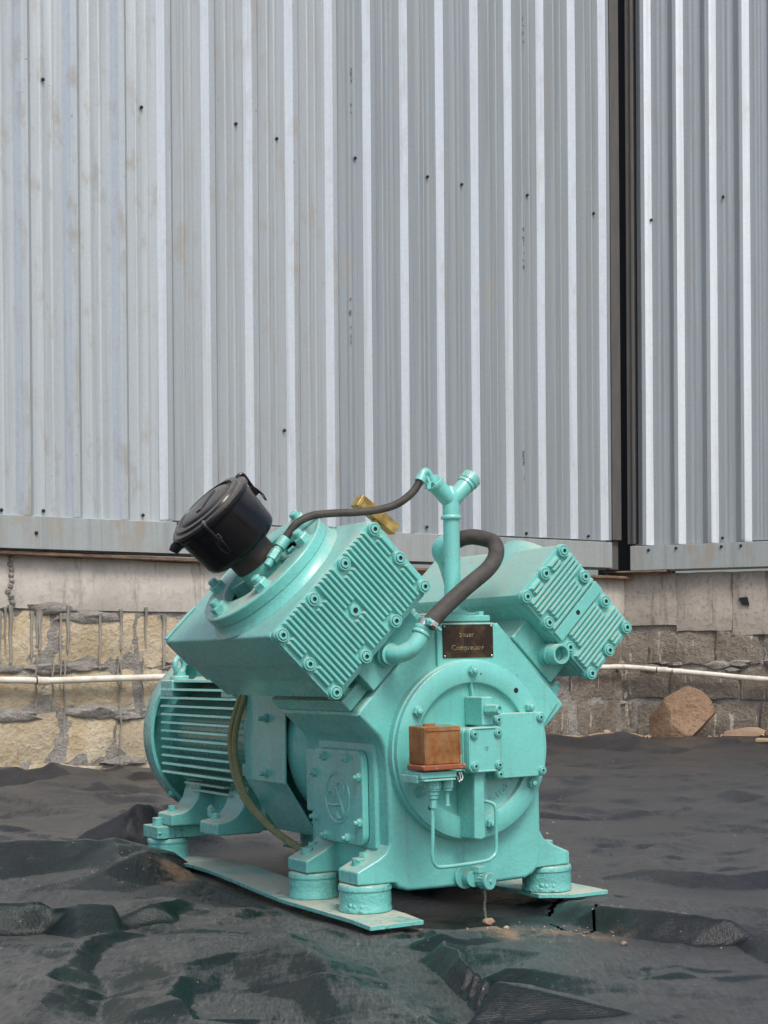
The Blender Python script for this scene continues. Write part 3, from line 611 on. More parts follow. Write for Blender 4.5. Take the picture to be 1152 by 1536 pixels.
# faint printed marks on some sheets
rs = random.Random(2); b = MB(); bR = MB()
for x, za, zc in ((1.749, 3.31, 3.55), (1.733, 2.13, 2.37), (2.911, 3.83, 4.07), (2.905, 2.66, 2.90), (2.896, 1.50, 1.73)):
    z = za
    while z < zc:
        h = rs.choice((.006, .012, .02)); 
        if rs.random() < .62: b.box(x + rs.uniform(-.008, 0), x + rs.uniform(.001, .007), -.0125, -.0118, z, z + h)
        z += h + rs.choice((.006, .01, .03))
obj('printed_mark', b, M['ink'], DL, smooth=0)
def rough_face(x0, x1, z0, z1, y, amp, seed, nx=None, nz=None, thick=.08, wob=.01):
    nx = nx or max(3, int((x1 - x0) / .06)); nz = nz or max(2, int((z1 - z0) / .06)); rs = random.Random(seed); b = MB(); vs = []
    for k in range(nz + 1):
        for i in range(nx + 1):
            e = (i in (0, nx)) + (k in (0, nz)); x = x0 + (x1 - x0) * i / nx; z = z0 + (z1 - z0) * k / nz
            dx, dz = rs.uniform(-wob, wob), rs.uniform(-wob, wob)
            vs.append((x + (dx if e else dx * .5), y - rs.uniform(0, amp) + (.012 if e else 0), z + (dz if e else dz * .5)))
    n = len(vs); fs = [(k * (nx + 1) + i, k * (nx + 1) + i + 1, (k + 1) * (nx + 1) + i + 1, (k + 1) * (nx + 1) + i) for k in range(nz) for i in range(nx)]
    loop = [i for i in range(nx + 1)] + [k * (nx + 1) + nx for k in range(1, nz + 1)] + [nz * (nx + 1) + i for i in range(nx - 1, -1, -1)] + [k * (nx + 1) for k in range(nz - 1, 0, -1)]
    for j in loop: vs.append((vs[j][0], y + thick, vs[j][2]))
    m = len(loop)
    for j in range(m): fs.append((loop[j], n + j, n + (j + 1) % m, loop[(j + 1) % m]))
    return b.add(vs, fs)
# stone wall below
LW = empty('block_wall', WL); tag(LW, 'pale sandstone block wall with grey mortar and grout drips below the left door', 'wall')
cv = obj('mortar', rough_face(-2.6, 3.72, -.25, .80, .054, .012, 77, 150, 30, .35, .004), M['mortar'], LW, smooth=60)
slab('concrete_beam', rough_face(-2.6, 3.74, .765, 1.0, .028, .004, 3, 60, 4, .3, .004), M['concrete'], LW)
b = MB(); b.box(-2.6, 3.70, -.03, .10, 1.001, 1.018); slab('ledge', b, M['ledge'], LW, .005)
rs = random.Random(11)
rowsL = [(.755, .515), (.495, .305), (.285, .070), (.045, -.20)]
for r_, (zt_, zb_) in enumerate(rowsL):
    x = -2.6 + rs.uniform(0, .3)
    while x < 3.6:
        w = rs.uniform(.34, .52) if r_ != 2 else rs.uniform(.25, .48)
        x1 = min(x + w, 3.68)
        if x1 - x > .1: obj('block', rough_face(x, x1, zb_ + rs.uniform(-.01, .012), zt_ + rs.uniform(-.012, .008), .040, .008, rs.randint(0, 9999), wob=.020), M['block_y'] if x < 1.5 + rs.uniform(-.3, .3) else M['block_g'], LW, smooth=28)
        x = x1 + rs.uniform(.015, .05)
# mortar smears standing proud over the joints
sm = MB()
for _ in range(70):
    r_ = rs.randint(0, 3); x = rs.uniform(-2.2, 3.5); z = [.75, .50, .29, .06][r_] + rs.gauss(0, .014); rad = rs.uniform(.03, .10)
    pts = []; n = 14; 
    for q in range(n): a = 2 * PI * q / n; rr_ = rad * rs.uniform(.6, 1.15); pts.append((x + rr_ * 1.9 * math.cos(a), z + rr_ * .42 * math.sin(a)))
    Fq = frame((0, 0, 0), (1, 0, 0), (0, -1, 0)); sm.prism(pts, -.045, -.032, Fq, top=[(x + (px - x) * .8, z + (pz - z) * .7) for px, pz in pts])
o = obj('mortar_smear', sm, M['mortar'], LW, smooth=60); o['kind'] = 'stuff'
dr = MB()
for _ in range(74):
    x = rs.uniform(-2.2, 1.6) if rs.random() < .85 else rs.uniform(1.6, 3.4); z = .765 + rs.uniform(-.02, .02); L = rs.uniform(.10, .26) * (1.6 if rs.random() < .15 else 1); n = 9; r0 = rs.uniform(.005, .0115)
    dr.tube([(x + .002 * math.sin(k * 1.1 + x * 9) + .001 * rs.uniform(-1, 1),   .031 + .003 * (k > 1), z - L * k / n) for k in range(n + 1)], [r0 * (1.3 if k == 0 else 1 - .045 * k) for k in range(n + 1)], 6)
for _ in range(16):
    x = rs.uniform(-2.0, 1.2); z = .56 - rs.uniform(0, .1); n = 12; L = rs.uniform(.2, .5); dr.tube([(x + .004 * math.sin(k),   .031, z - L * k / n) for k in range(n + 1)], [.0045 * (1 - .04 * k) for k in range(n + 1)], 6)
o = obj('grout_drips', dr, M['drip'], LW); o['kind'] = 'stuff'; o['label'] = 'thin grey grout runs down the sandstone blocks'
# clump of mortar beside the left joint of the beam
b = MB()
for k in range(9): b.lathe([(0, -.016), (.012, -.01), (.015, 0), (.01, .012), (0, .015)], 7, T_(-.10 + rs.gauss(0, .006), .027, .985 - k * .024) @ Matrix.Rotation(rs.random() * 3, 4, 'X'))
obj('mortar_clump', b, M['mortar'], LW, smooth=25)
RW = empty('block_wall', WR); tag(RW, 'weathered brown stone block wall with concrete top below the right door', 'wall')
b = MB(); b.box(-.12, 3.0, .06, .40, -.25, .99); obj('mortar', b, M['mortar'], RW)
rs = random.Random(23)
for a, c_, zz in ((-.13, .298, .735), (.30, .618, .70), (.62, .90, .675), (.902, 1.62, .70), (1.622, 3.0, .74)):
    slab('concrete_beam', rough_face(a, c_, zz, 1.035, .030 + rs.uniform(-.002, .002), .006, rs.randint(0, 999), None, 5, .3, .003), M['concrete_r'], RW)
b = MB(); b.box(-.12, .26, -.05, .10, 1.037, 1.049); slab('ledge', b, M['ledge'], RW, .004)
b = MB(); b.prism([(.66, .885), (.71, .89), (.72, .84), (.68, .845)], -.03, -.018, frame((0, 0, 0), (1, 0, 0), (0, -1, 0))); obj('chipped_hole_shade', b, M['hole_shade'], RW)  # dark plate paints the hollow's shade; the beam itself stays whole
for r_, (zt_, zb_) in enumerate([(.70, .505), (.49, .305), (.285, .05), (.035, -.2)]):
    x = -.12
    while x < 2.9:
        w = rs.choice([.16, .24, .30, .38, .42]); x1 = min(x + w, 3.0)
        zt2 = zt_ + rs.uniform(-.012, .01)
        if x1 - x > .08: obj('block', rough_face(x, x1, zb_ + rs.uniform(-.008, .012), zt2, .040 + rs.uniform(-.008, .008), .016, rs.randint(0, 9999), wob=.010), M['block_g'], RW, smooth=28)
        x = x1 + rs.uniform(.008, .022)
sm = MB()
for _ in range(46):
    r_ = rs.randint(1, 3); x = rs.uniform(-.1, 2.8); z = [.71, .50, .295, .04][r_] + rs.gauss(0, .02); rad = rs.uniform(.02, .07); n = 12
    pts = [(x + rad * 1.6 * rs.uniform(.6, 1.1) * math.cos(2 * PI * q / n), z + rad * .5 * rs.uniform(.6, 1.1) * math.sin(2 * PI * q / n)) for q in range(n)]
    sm.prism(pts, -.045, -.024, frame((0, 0, 0), (1, 0, 0), (0, -1, 0)), top=[(x + (px - x) * .75, z + (pz - z) * .6) for px, pz in pts])
o = obj('mortar_smear', sm, M['mortar'], RW, smooth=60); o['kind'] = 'stuff'
rb = MB(); rs = random.Random(9)
for _ in range(150):
    x = rs.uniform(-.1, 2.7); p = WR @ Vector((x, -rs.uniform(.02, .16) - .0, 0)); r = rs.uniform(.006, .024) * (1.5 if rs.random() < .12 else 1)
    z = max(th(p.x, min(p.y, float(wall_y(np.array(p.x))) - .06)), .06) + r * .2
    rb.add([(p.x + r * a * rs.uniform(.7, 1.4), p.y + r * b_ * rs.uniform(.7, 1.3), z + r * c_ * rs.uniform(.5, .9)) for a, b_, c_ in ((1, 0, 0), (-1, 0, 0), (0, 1, 0), (0, -1, 0), (0, 0, 1), (0, 0, -1), (.7, -.7, .5), (-.7, -.6, .4))],
           [(0, 2, 4), (2, 1, 4), (1, 7, 4), (7, 3, 4), (3, 6, 4), (6, 0, 4), (1, 3, 7), (3, 0, 6), (2, 0, 5), (1, 2, 5), (3, 1, 5), (0, 3, 5)])
o = obj('rubble', rb, M['rock'], smooth=0); tag(o, 'brown rubble and soil crumbs strewn along the foot of the right wall', 'rubble'); o['kind'] = 'stuff'
# white plastic pipe run, in two visible stretches
def W3(F, x, y, z): return F @ Vector((x, y, z))
PT = [W3(WL, -2.4, -.01, .47), W3(WL, -1.2, -.01, .452), W3(WL, -.162, -.01, .447), W3(WL, .032, -.012, .442), W3(WL, .30, -.012, .448), W3(WL, .592, -.01, .453), W3(WL, 1.6, -.01, .47), W3(WL, 2.8, -.01, .48), W3(WL, 3.55, -.01, .49),
      W3(WR, .02, -.015, .489), W3(WR, .229, -.012, .473), W3(WR, .52, -.012, .448), W3(WR, .829, -.012, .422), W3(WR, 1.6, -.012, .38), W3(WR, 2.8, -.012, .34)]
b = MB(); b.tube(crom(PT, 6), .0155, 14); pp = obj('water_pipe', b, M['pvc'], smooth=60); tag(pp, 'thin white plastic pipe running along the foot of both block walls', 'pipe')
for F, x, z, r in ((WL, .032, .442, .0185), (WR, -.06, .4895, .018), (WR, .229, .473, .0185), (WR, .319, .465, .018), (WL, -1.3, .453, .0185)):
    c_ = W3(F, x, -.012, z); d_ = (F.to_3x3() @ Vector((1, 0, -.03))).normalized(); b = MB(); b.tube([c_ - d_ * .028, c_ + d_ * .028], r, 14); obj('coupling_sleeve', b, M['pvc'], pp, smooth=60)
    b = MB(); b.tube([c_ - d_ * .034, c_ - d_ * .0285], r * .93, 14); obj('joint_grime', b, M['rubber_dark'], pp, smooth=60)

# ================================================================== THE COMPRESSOR
TH = .022; PSI = R(30); ct, st_ = math.cos(TH), math.sin(TH); cp, sp_ = math.cos(PSI), math.sin(PSI)
ax_u = Vector((ct * cp, sp_, st_ * cp)); ax_v = Vector((-ct * sp_, cp, -st_ * sp_)); ax_w = Vector((-st_, 0, ct))
Mm = Matrix((ax_u, ax_v, ax_w)).transposed().to_4x4()
O_ = Vector((135 / 2350 * 3.1, 3.1, .55 - 140 / 2350 * 3.1))
Mm.translation = O_ + Mm.to_3x3() @ Vector((0, 0, -.316))
comp = empty('air_compressor', Mm)
tag(comp, 'turquoise painted V-shaped air compressor with electric motor standing on the black tarpaulin', 'compressor')
W0 = Matrix.Translation((0, 0, .316))
def fr(o, x, z): return W0 @ frame(o, x, z)
FL = fr((0, 0, 0), (S2, 0, S2), (-S2, 0, S2)); FR_ = fr((0, 0, 0), (S2, 0, -S2), (S2, 0, S2))      # x across, y back, z outwards
HL = fr((0, 0, 0), (S2, 0, S2), (0, -1, 0)); HR = fr((0, 0, 0), (S2, 0, -S2), (0, -1, 0))          # x across, y outwards, z to the front
FF = fr((0, 0, 0), (1, 0, 0), (0, -1, 0)); FS = fr((0, 0, 0), (0, -1, 0), (-1, 0, 0)); FV = fr((0, 0, 0), (1, 0, 0), (0, 1, 0))
T = Matrix.Translation
def P3(*pts): return [tuple(W0 @ Vector(p)) for p in pts]

# shared fasteners
def hexpts(r, a0=0): return [(r * math.cos(a0 + i * PI / 3), r * math.sin(a0 + i * PI / 3)) for i in range(6)]
def nut_mesh(name, r, h, stud, sh, mat):
    b = MB(); b.cyl(r * 1.12, 0, .0018, 20); b.prism(hexpts(r), .0018, h * .85); b.prism(hexpts(r), h * .85, h, top=hexpts(r * .88))
    b.lathe([(stud, h), (stud, h + sh * .8), (stud * .7, h + sh)], 12, capb=False); return b.mesh(name, mat, 40)
NUT = nut_mesh('nut', .0105, .009, .0058, .006, M['teal']); NUTS = nut_mesh('nut', .0088, .0075, .0048, .007, M['teal'])
NUTB = nut_mesh('nut', .0165, .015, .0095, .012, M['teal']); NUTD = nut_mesh('nut', .0095, .008, .0055, .012, M['teal_motor'])
def socket_mesh(rb, hb, r, mat=M['teal']):
    b = MB(); b.lathe([(rb, 0), (rb, hb * .9), (rb * .94, hb), (r * 1.16, hb), (r * 1.14, hb * .5)], 20, capb=False, capt=False)
    b.lathe([(r * 1.14, hb * .5), (r, hb * .5)], 20, capb=False, capt=False, mi=1)
    b.lathe([(r, hb * .4), (r, hb * 1.08), (r * .9, hb * 1.18), (r * .48, hb * 1.18)], 20, capb=False, capt=False)
    b.prism(hexpts(r * .48), hb * .6, hb * .62, mi=1); b.lathe([(r * .48, hb * 1.18), (r * .48, hb * .6)], 6, capb=False, capt=False, mi=1)
    return b.mesh('socket_bolt', [mat, M['bore']], 40)
SOC = socket_mesh(.0130, .0095, .0088); SOCS = socket_mesh(.0085, .005, .0062)
HEXB = MB().prism(hexpts(.010), 0, .008).mesh('bolt_head', M['teal'], 30)
def put(name, me, parent, base, x, y, z=0, rot=0):
    return link(name, me, parent, base @ T((x, y, z)) @ Matrix.Rotation(rot, 4, 'Z'))

# ---- crankcase
def bank(sgn, out, tr):      # (u, w) of a point in the left (-1) or right (+1) bank
    return (sgn * (out - tr) * S2, (out + tr) * S2)
half = [(.054, -.272), (.140, -.270), (.160, -.262), (.176, -.244), (.180, -.22), (.180, -.05), (.183, -.012), (.188, .014), (.199, .034), bank(1, .226, -.119), bank(1, .233, -.114), bank(1, .233, .126)]
outl = half + [(-u, w) for u, w in reversed(half)]
b = MB(); b.prism(outl, -.36, -.03, FF)
cc = obj('crankcase', b, M['teal_cast'], comp, .009, seg=3)
# raised right half of the front wall with the name plate seat
b = MB(); b.prism([(-.066, .10), (-.066, .252), (.072, .252), (.222, .100), (.226, .086), (.184, .036), (.12, 0)], -.032, -.023, FF); obj('front_pad', b, M['teal_cast'], cc, .003)
b = MB(); b.box(-.069, .069, .034, .30, .255, .268, W0); b.box(-.05, .06, .05, .12, .268, .274, W0); obj('top_deck', b, M['teal_cast'], cc, .004)
for x, y in ((.052, .05), (-.055, .20), (.05, .24)): put('bolt', HEXB, cc, W0, x, y, .268)
# side pads and logo covers (the right hand one is the twin of the left)
b = MB(); b.box(-.305, -.066, -.19, .028, .176, .190, FS); obj('side_pad', b, M['teal_cast'], cc, .006)
b = MB(); b.prism(rrect(-.302, -.090, -.1835, .0035, .024), .1905, .205, FS)
sc = obj('side_cover', b, M['teal'], comp, .0025, label='rounded square cover with a raised ring and monogram')
b = MB(); b.prism(rrect(-.3015, -.0905, -.183, .003, .024), .1895, .1908, FS); obj('gasket', b, M['gasket'], sc)
for v, w in ((.246, -.012), (.154, -.012), (.290, -.048), (.102, -.048), (.290, -.138), (.102, -.138), (.246, -.172), (.154, -.172)):
    put('nut', NUTS, sc, FS, -v, w, .205, rnd.random())
LGX, LGY = -.193, -.094
b = MB(); rg = [tuple(FS @ Vector((LGX + .0505 * math.cos(a * PI / 24), LGY + .0505 * math.sin(a * PI / 24), .2052))) for a in range(48)]
b.tube(rg, .0026, 6, closed=True); obj('raised_ring', b, M['teal'], sc)
b = MB()
for st in ([(.193, -.080), (.195, -.069), (.186, -.062), (.173, -.063), (.164, -.072), (.167, -.084)],
           [(.195, -.073), (.183, -.095), (.172, -.113), (.167, -.124), (.176, -.134), (.191, -.133), (.197, -.123)],
           [(.231, -.094), (.229, -.085), (.216, -.081), (.206, -.088), (.213, -.102)], [(.233, -.110), (.207, -.110), (.180, -.107)]):
    b.tube(crom([FS @ Vector((-v, w, .2055)) for v, w in st], 5), .0026, 6)
obj('monogram', b, M['teal'], sc)
def letters(name, body, size, F, parent, mat=M['teal'], depth=.0012, label=None, space=1.0):
    o = link(name, text_mesh(body, size, depth, mat, space=space), parent, F)
    if label: o['label'] = label
    return o
letters('cast_lettering', '88-00080 A', .0185, FS @ T((-.336, -.066, .1805)) @ Matrix.Rotation(PI / 2, 4, 'Z'), cc)
b = MB(); b.box(-.185, -.15, .30, .372, -.135, .0, W0); obj('side_boss', b, M['teal_cast'], cc, .005)

# feet of the crankcase with hold-down bolts
for sg in (-1, 1):
    for v0, v1 in ((.031, .111), (.246, .333)):
        p = [(.16, -.14), (.178, -.175), (.188, -.192), (.205, -.203), (.252, -.224), (.252, -.250), (.17, -.2515), (.15, -.26), (.12, -.2)]
        b = MB(); b.prism([(sg * x, y) for x, y in (p if sg > 0 else p)], -v1, -v0, FF)
        f_ = obj('foot', b, M['teal_cast'], cc, .004)
        m = (v0 + v1) / 2
        bb = MB().cyl(.0125, -.23, -.2025, 16, W0 @ T((sg * .226, m + .004, 0))); obj('bolt', bb, M['teal_rough'], cc, .001)
        put('bolt', HEXB, cc, W0, sg * .203, m + .022, -.203)
# rubber mounts
mp = [(.049, -.3035), (.052, -.3035), (.0525, -.299), (.0505, -.296), (.0515, -.280), (.0505, -.264), (.0525, -.2625), (.0525, -.2545), (.050, -.2515), (.0, -.2505)]
MNT = MB().lathe([(0, -.3035)] + mp, 40).mesh('rubber_mount', M['teal_rough'], 40)
for u, v in ((-.214, .071), (-.213, .290), (-.213, 1.08), (.220, .071), (.220, .290), (.213, 1.08)):
    link('rubber_mount', MNT, comp, W0 @ T((u, v, 0)) @ Matrix.Rotation(rnd.random() * 6, 4, 'Z'))
# skid plates
def skid(name, rows, label):
    b = MB(); vs = []; n = len(rows); th = .0085
    for v, u0, u1, w in rows: vs += [(u0, v, w), (u1, v, w), (u1, v, w - th), (u0, v, w - th)]
    fs = [(0, 1, 2, 3), tuple(4 * (n - 1) + i for i in (3, 2, 1, 0))]
    for i in range(n - 1):
        for j in range(4): a = 4 * i + j; c_ = 4 * i + (j + 1) % 4; fs.append((a, c_, c_ + 4, a + 4))
    b.add(vs, fs, W0); return obj(name, b, M['teal_plate'], comp, .0012, smooth=30, label=label)
skid('skid_plate', [(-.078, -.288, -.172, -.3085), (0, -.287, -.168, -.305), (.14, -.286, -.166, -.3045), (.30, -.284, -.165, -.3045), (.44, -.279, -.162, -.299), (.58, -.272, -.156, -.2935), (.72, -.262, -.148, -.291), (.86, -.255, -.14, -.2925), (1.0, -.262, -.15, -.299), (1.17, -.27, -.155, -.305)], 'flat steel plate under the left row of mounts, bowed')
skid('skid_plate', [(-.005, .235, .322, -.3065), (.03, .17, .318, -.305), (.3, .168, .318, -.3045), (.7, .16, .30, -.299), (1.0, .155, .28, -.302), (1.17, .15, .27, -.305)], 'flat steel plate under the right row of mounts')

# ---- round front cover
FC = FF
b = MB(); b.lathe([(.180, -.0305), (.180, -.014), (.1765, -.0125), (.1765, -.001), (.175, 0), (.1375, 0), (.134, -.0015), (.132, -.011), (.128, -.0125), (.0, -.0125)], 96, FC)
fc = obj('front_cover', b, M['teal'], comp, smooth=50)
for a, r_ in ((90, .157), (148, .153), (31, .157), (-28, .155), (-149.5, .148), (-77, .152)):
    put('nut', NUT, fc, FC, r_ * math.cos(R(a)), r_ * math.sin(R(a)), 0, rnd.random())
for x, y, r_ in ((.104, .115, .0055), (-.104, -.107, .0055), (.020, .150, .0018)): b = MB().cyl(r_, -.001, .0004, 14, FC @ T((x, y, 0))); obj('threaded_hole_shade', b, M['hole_shade'], fc)  # dark discs paint the shade of holes on an unpierced cover
b = MB(); b.prism([(-.004, .136), (.004, .136), (.008, .104), (.0, .104)], -.012, -.003, FC, top=[(-.002, .135), (.002, .135), (.006, .104), (.002, .104)]); obj('web', b, M['teal'], fc, .002)
b = MB()
for i, ch in enumerate('C-1122 L'):
    if ch == ' ': continue
    a = R(-66 + i * 4.6); me = text_mesh(ch, .015, .0008, M['teal'])
    mt = FC @ T((.112 * math.cos(a), .112 * math.sin(a), -.0118)) @ Matrix.Rotation(a + PI / 2, 4, 'Z')
    b.add([tuple(v.co) for v in me.vertices], [tuple(p.vertices) for p in me.polygons], mt); bpy.data.meshes.remove(me)
obj('cast_lettering', b, M['teal'], fc, smooth=0)
# column, upper block, square cover, rectangular cover
b = MB(); b.prism([(-.037, -.171), (-.0335, -.035), (-.0085, -.035), (-.0085, -.171), (-.02, -.174)], -.013, .050, FF, top=[(-.0355, -.169), (-.033, -.035), (-.0095, -.035), (-.0095, -.169), (-.02, -.172)])
obj('pump_column', b, M['teal_cast'], fc, .0035)
b = MB(); b.box(-.0125, .0145, .050, .106, -.0125, .050, FF); obj('pump_block', b, M['teal_cast'], fc, .003)
b = MB(); b.prism(hexpts(.0115, .3), .0, .026); b.lathe([(.0095, .026), (.0085, .029), (.0062, .029), (.0055, .012)], 16, capb=False, capt=False); b.cyl(.0055, .020, .0215, 12, mi=1)
fx = link('hex_fitting', b.mesh('hex_fitting', [M['teal'], M['bore']], 40), fc, FF @ T((.0, .081, .050)) @ Matrix.Rotation(R(22), 4, 'Y'))
b = MB(); b.prism(rrect(.034, .1545, -.058, .071, .006), -.0125, .024, FF); rc = obj('pump_cover', b, M['teal'], fc, .0022)
for x, y in ((.041, .059), (.144, .060), (.146, -.047), (.043, -.049)): put('socket_bolt', SOCS, rc, FF, x, y, .024)
b = MB(); b.prism(rrect(-.057, .026, -.041, .046, .010), -.012, .048, FF); b.prism(rrect(-.0545, .0265, -.0405, .0485, .012), .048, .060, FF)
b.prism(rrect(-.0545, .0265, -.0405, .0485, .012), .060, .0625, FF, top=rrect(-.053, .025, -.039, .047, .011))
sq = obj('square_cover', b, M['teal'], fc, .0016)
b = MB(); ring = [tuple(FF @ Vector((x, y, .0625))) for x, y in rrect(-.0515, .0235, -.0375, .0455, .0095, 6)]; b.tube(ring, .0022, 6, closed=True); obj('raised_rim', b, M['teal'], sq)
for x, y in ((-.041, .035), (.0145, .036), (.0155, -.027), (-.040, -.027)): put('socket_bolt', SOCS, sq, FF, x, y, .0625)
letters('scribed_mark', '/S', .012, FF @ T((-.012, .006, .0626)) @ Matrix.Rotation(-.5, 4, 'Z'), sq, M['gasket'], .0001)

# ---- pressure switch with amber cover
b = MB(); b.box(-.186, -.108, -.041, -.029, .045, .104, FF); b.box(-.188, -.172, -.050, -.036, .03, .09, FF); b.prism(rrect(-.185, -.115, -.046, -.0425, .0012), .050, .112, FF)
b.box(-.15, -.05, -.036, -.006, .0, .044, FF)
ps = obj('pressure_switch', b, M['teal'], comp, .0015, label='small pressure switch with a dusty amber plastic cover')
x0, x1, y0, y1, z0, z1 = -.183, -.099, -.015, .057, .055, .110; dr = .002
b = MB()
b.prism(rrect(x0, x1, y0, y1 - .0, .003, 3), z0, z1, FF, top=rrect(x0 + dr, x1 - dr, y0 + .0, y1 - dr, .003, 3))
ab = obj('amber_cover', b, M['amber'], ps, .0015)
b = MB(); [b.box(*q, z1 - .0005, z1 + .0016, FF) for q in ((x0 + .004, x1 - .004, y1 - .010, y1 - .0065), (x0 + .004, x0 + .007, y0 + .004, y1 - .011), (x1 - .007, x1 - .004, y0 + .004, y1 - .011))]; b.box(x0 + .02, x0 + .045, y1 - .002, y1 + .004, .075, .08, FF); obj('cover_frame', b, M['amber'], ab, .0006)
b = MB(); b.box(x0 + .008, x1 - .008, y0 + .004, y1 - .012, z0 + .006, z1 - .012, FF)
for q in range(6): b.box(x0 + .014 + q * .0105, x0 + .019 + q * .0105, y0 + .012, y1 - .024, z1 - .012, z1 - .007, FF)
obj('switch_works', b, M['rubber_dark'], ps, .001)
b = MB(); b.box(-.187, -.092, -.0265, -.0155, .052, .114, FF); obj('orange_flange', b, M['orange'], ps, .003)
def spigot(name, u, v, prof, mat=M['teal'], hexs=None):
    b = MB(); F_ = W0 @ T((u, v, 0)) @ Matrix.Rotation(PI, 4, 'X')
    for r_, a, c_, hx in prof:
        if hx: b.prism(hexpts(r_, .4), a, c_, F_)
        else: b.cyl(r_, a, c_, 18, F_)
    return obj(name, b, mat, ps, .0008)
spigot('union_nut', -.150, -.085, [(.0175, .0455, .062, 1), (.0145, .062, .066, 0), (.0125, .066, .074, 1), (.0095, .074, .081, 0), (.0078, .081, .099, 1)])
spigot('adjuster', -.119, -.085, [(.0125, .045, .062, 0), (.0105, .062, .068, 0), (.0045, .068, .094, 0), (.0065, .094, .097, 1)])
b = MB(); b.tube(crom(P3((-.152, -.085, -.098), (-.1525, -.085, -.15), (-.153, -.083, -.190), (-.147, -.081, -.205), (-.133, -.078, -.212), (-.08, -.068, -.2135), (-.02, -.058, -.2125), (.0, -.054, -.208), (.012, -.052, -.196), (.014, -.051, -.165), (.014, -.051, -.115), (.010, -.046, -.103), (.0, -.036, -.099), (-.006, -.018, -.098)), 7), .0036, 10)
obj('copper_tube', b, M['teal'], comp, label='thin pipe bent in a U below the pressure switch')
b = MB(); b.tube(crom(P3((-.094, -.09, -.034), (-.092, -.092, -.045), (-.096, -.092, -.052), (-.098, -.09, -.04)), 4), .0013, 6); b.tube(crom(P3((-.090, -.09, -.034), (-.087, -.092, -.044), (-.091, -.092, -.050)), 4), .0013, 6); obj('wire_tie', b, M['steel'], ps)

# ---- drain valve with chain
b = MB(); b.cyl(.024, .0, .010, 24, FF @ T((-.012, -.252, -.031))); b.cyl(.017, .01, .032, 20, FF @ T((-.006, -.254, -.031)))
b.prism(hexpts(.015), -.242, -.230, W0 @ T((.004, .0, 0))); b.cyl(.011, -.262, -.240, 16, W0 @ T((.004, .0, 0)))
dv = obj('drain_valve', b, M['teal'], comp, .001)
b = MB(); F_ = FF @ T((.008, -.258, .006)) @ Matrix.Rotation(R(14), 4, 'Y'); b.cyl(.0155, 0, .016, 20, F_); b.lathe([(.0178, .016), (.0178, .0215), (.016, .0235), (.004, .0235), (.0035, .026), (0, .026)], 24, F_)
for i in range(16): a = i * PI / 8; b.box(-.0012, .0012, .0155, .0172, .001, .014, F_ @ Matrix.Rotation(a, 4, 'Z'))
obj('knurled_cap', b, M['teal'], dv, .0006)
LINK = MB(); LINK.tube([(.0022 * math.cos(a * PI / 6), 0, .0042 * math.sin(a * PI / 6)) for a in range(12)], .0009, 5, closed=True); LK = LINK.mesh('chain_link', M['chain'])
for i in range(10): link('chain_link', LK, dv, W0 @ T((.014 + .0012 * math.sin(i), -.006, -.281 - i * .0062)) @ Matrix.Rotation((i % 2) * 1.4 + .4, 4, 'Z'))

# ---- name plate
b = MB(); b.prism(rrect(-.0565, .0665, .184, .2495, .002), .0232, .0246, FF @ T((0, 0, -.0463)))
b = MB(); b.prism(rrect(-.054, .0655, .183, .2495, .002, 3), -.0228, -.0208, FF)
npl = obj('name_plate', b, M['plate'], comp, .0006, label='tarnished brass plate reading Sauer Compressor')
letters('lettering', 'Sauer', .0158, FF @ T((.002, .229, -.0205)), npl, M['plate_text'], .0003, space=1.02)
letters('lettering', 'Compressor', .0148, FF @ T((.004, .203, -.0205)), npl, M['plate_text'], .0003, space=1.02)
RV = MB().lathe([(.0022, 0), (.0022, .0006), (.0012, .0016), (0, .0018)], 10).mesh('rivet', M['steel'])
for x in (-.050, .0615):
    for y in (.1865, .246): put('rivet', RV, npl, FF, x, y, -.0208)

# ---- filler pipe (breather) with Y head
b = MB(); b.lathe([(.030, .268), (.030, .276), (.0185, .279), (.0172, .285), (.0165, .47)], 28, W0 @ T((.003, .07, 0)), capt=False)
fp = obj('filler_pipe', b, M['teal_smooth'], comp, smooth=50)
b = MB(); F_ = W0 @ T((.003, .07, 0)); b.lathe([(.0165, .462), (.0205, .463), (.0215, .466), (.0205, .469), (.0172, .471), (.0172, .505), (.0165, .515), (.006, .53)], 28, F_)
for sg, L_ in ((-1, .047), (1, .050)):
    Fb = F_ @ T((0, 0, .498)) @ Matrix.Rotation(sg * R(46), 4, 'Y')
    b.lathe([(.014, -.004), (.0172, .006), (.0172, L_)], 28, Fb)
    b.lathe([(.0172, L_ - .001), (.0195, L_), (.0195, L_ + .006), (.0172, L_ + .0065)], 28, Fb)
obj('forked_head', b, M['teal_smooth'], fp, smooth=50)
Fb = F_ @ T((0, 0, .498)) @ Matrix.Rotation(R(46), 4, 'Y'); b = MB(); b.lathe([(.0175, .057), (.0195, .0585), (.0195, .074), (.018, .0765), (0, .077)], 28, Fb)
for i in range(26): b.box(-.0010, .0010, .0192, .0206, .060, .0745, Fb @ Matrix.Rotation(i * PI / 13, 4, 'Z'))
obj('screw_cap', b, M['teal'], fp, smooth=50)
Fb = F_ @ T((0, 0, .498)) @ Matrix.Rotation(R(-46), 4, 'Y'); b = MB(); b.prism(hexpts(.017), .0535, .062, Fb); b.cyl(.010, .062, .070, 16, Fb)
b.tube(crom(P3((-.043, .07, .545), (-.054, .068, .556), (-.063, .066, .553), (-.071, .064, .540)), 5), .008, 12); b.tube(P3((-.057, .066, .549), (-.050, .062, .531)), .0035, 8)
obj('hose_elbow', b, M['teal_smooth'], fp, .0006)
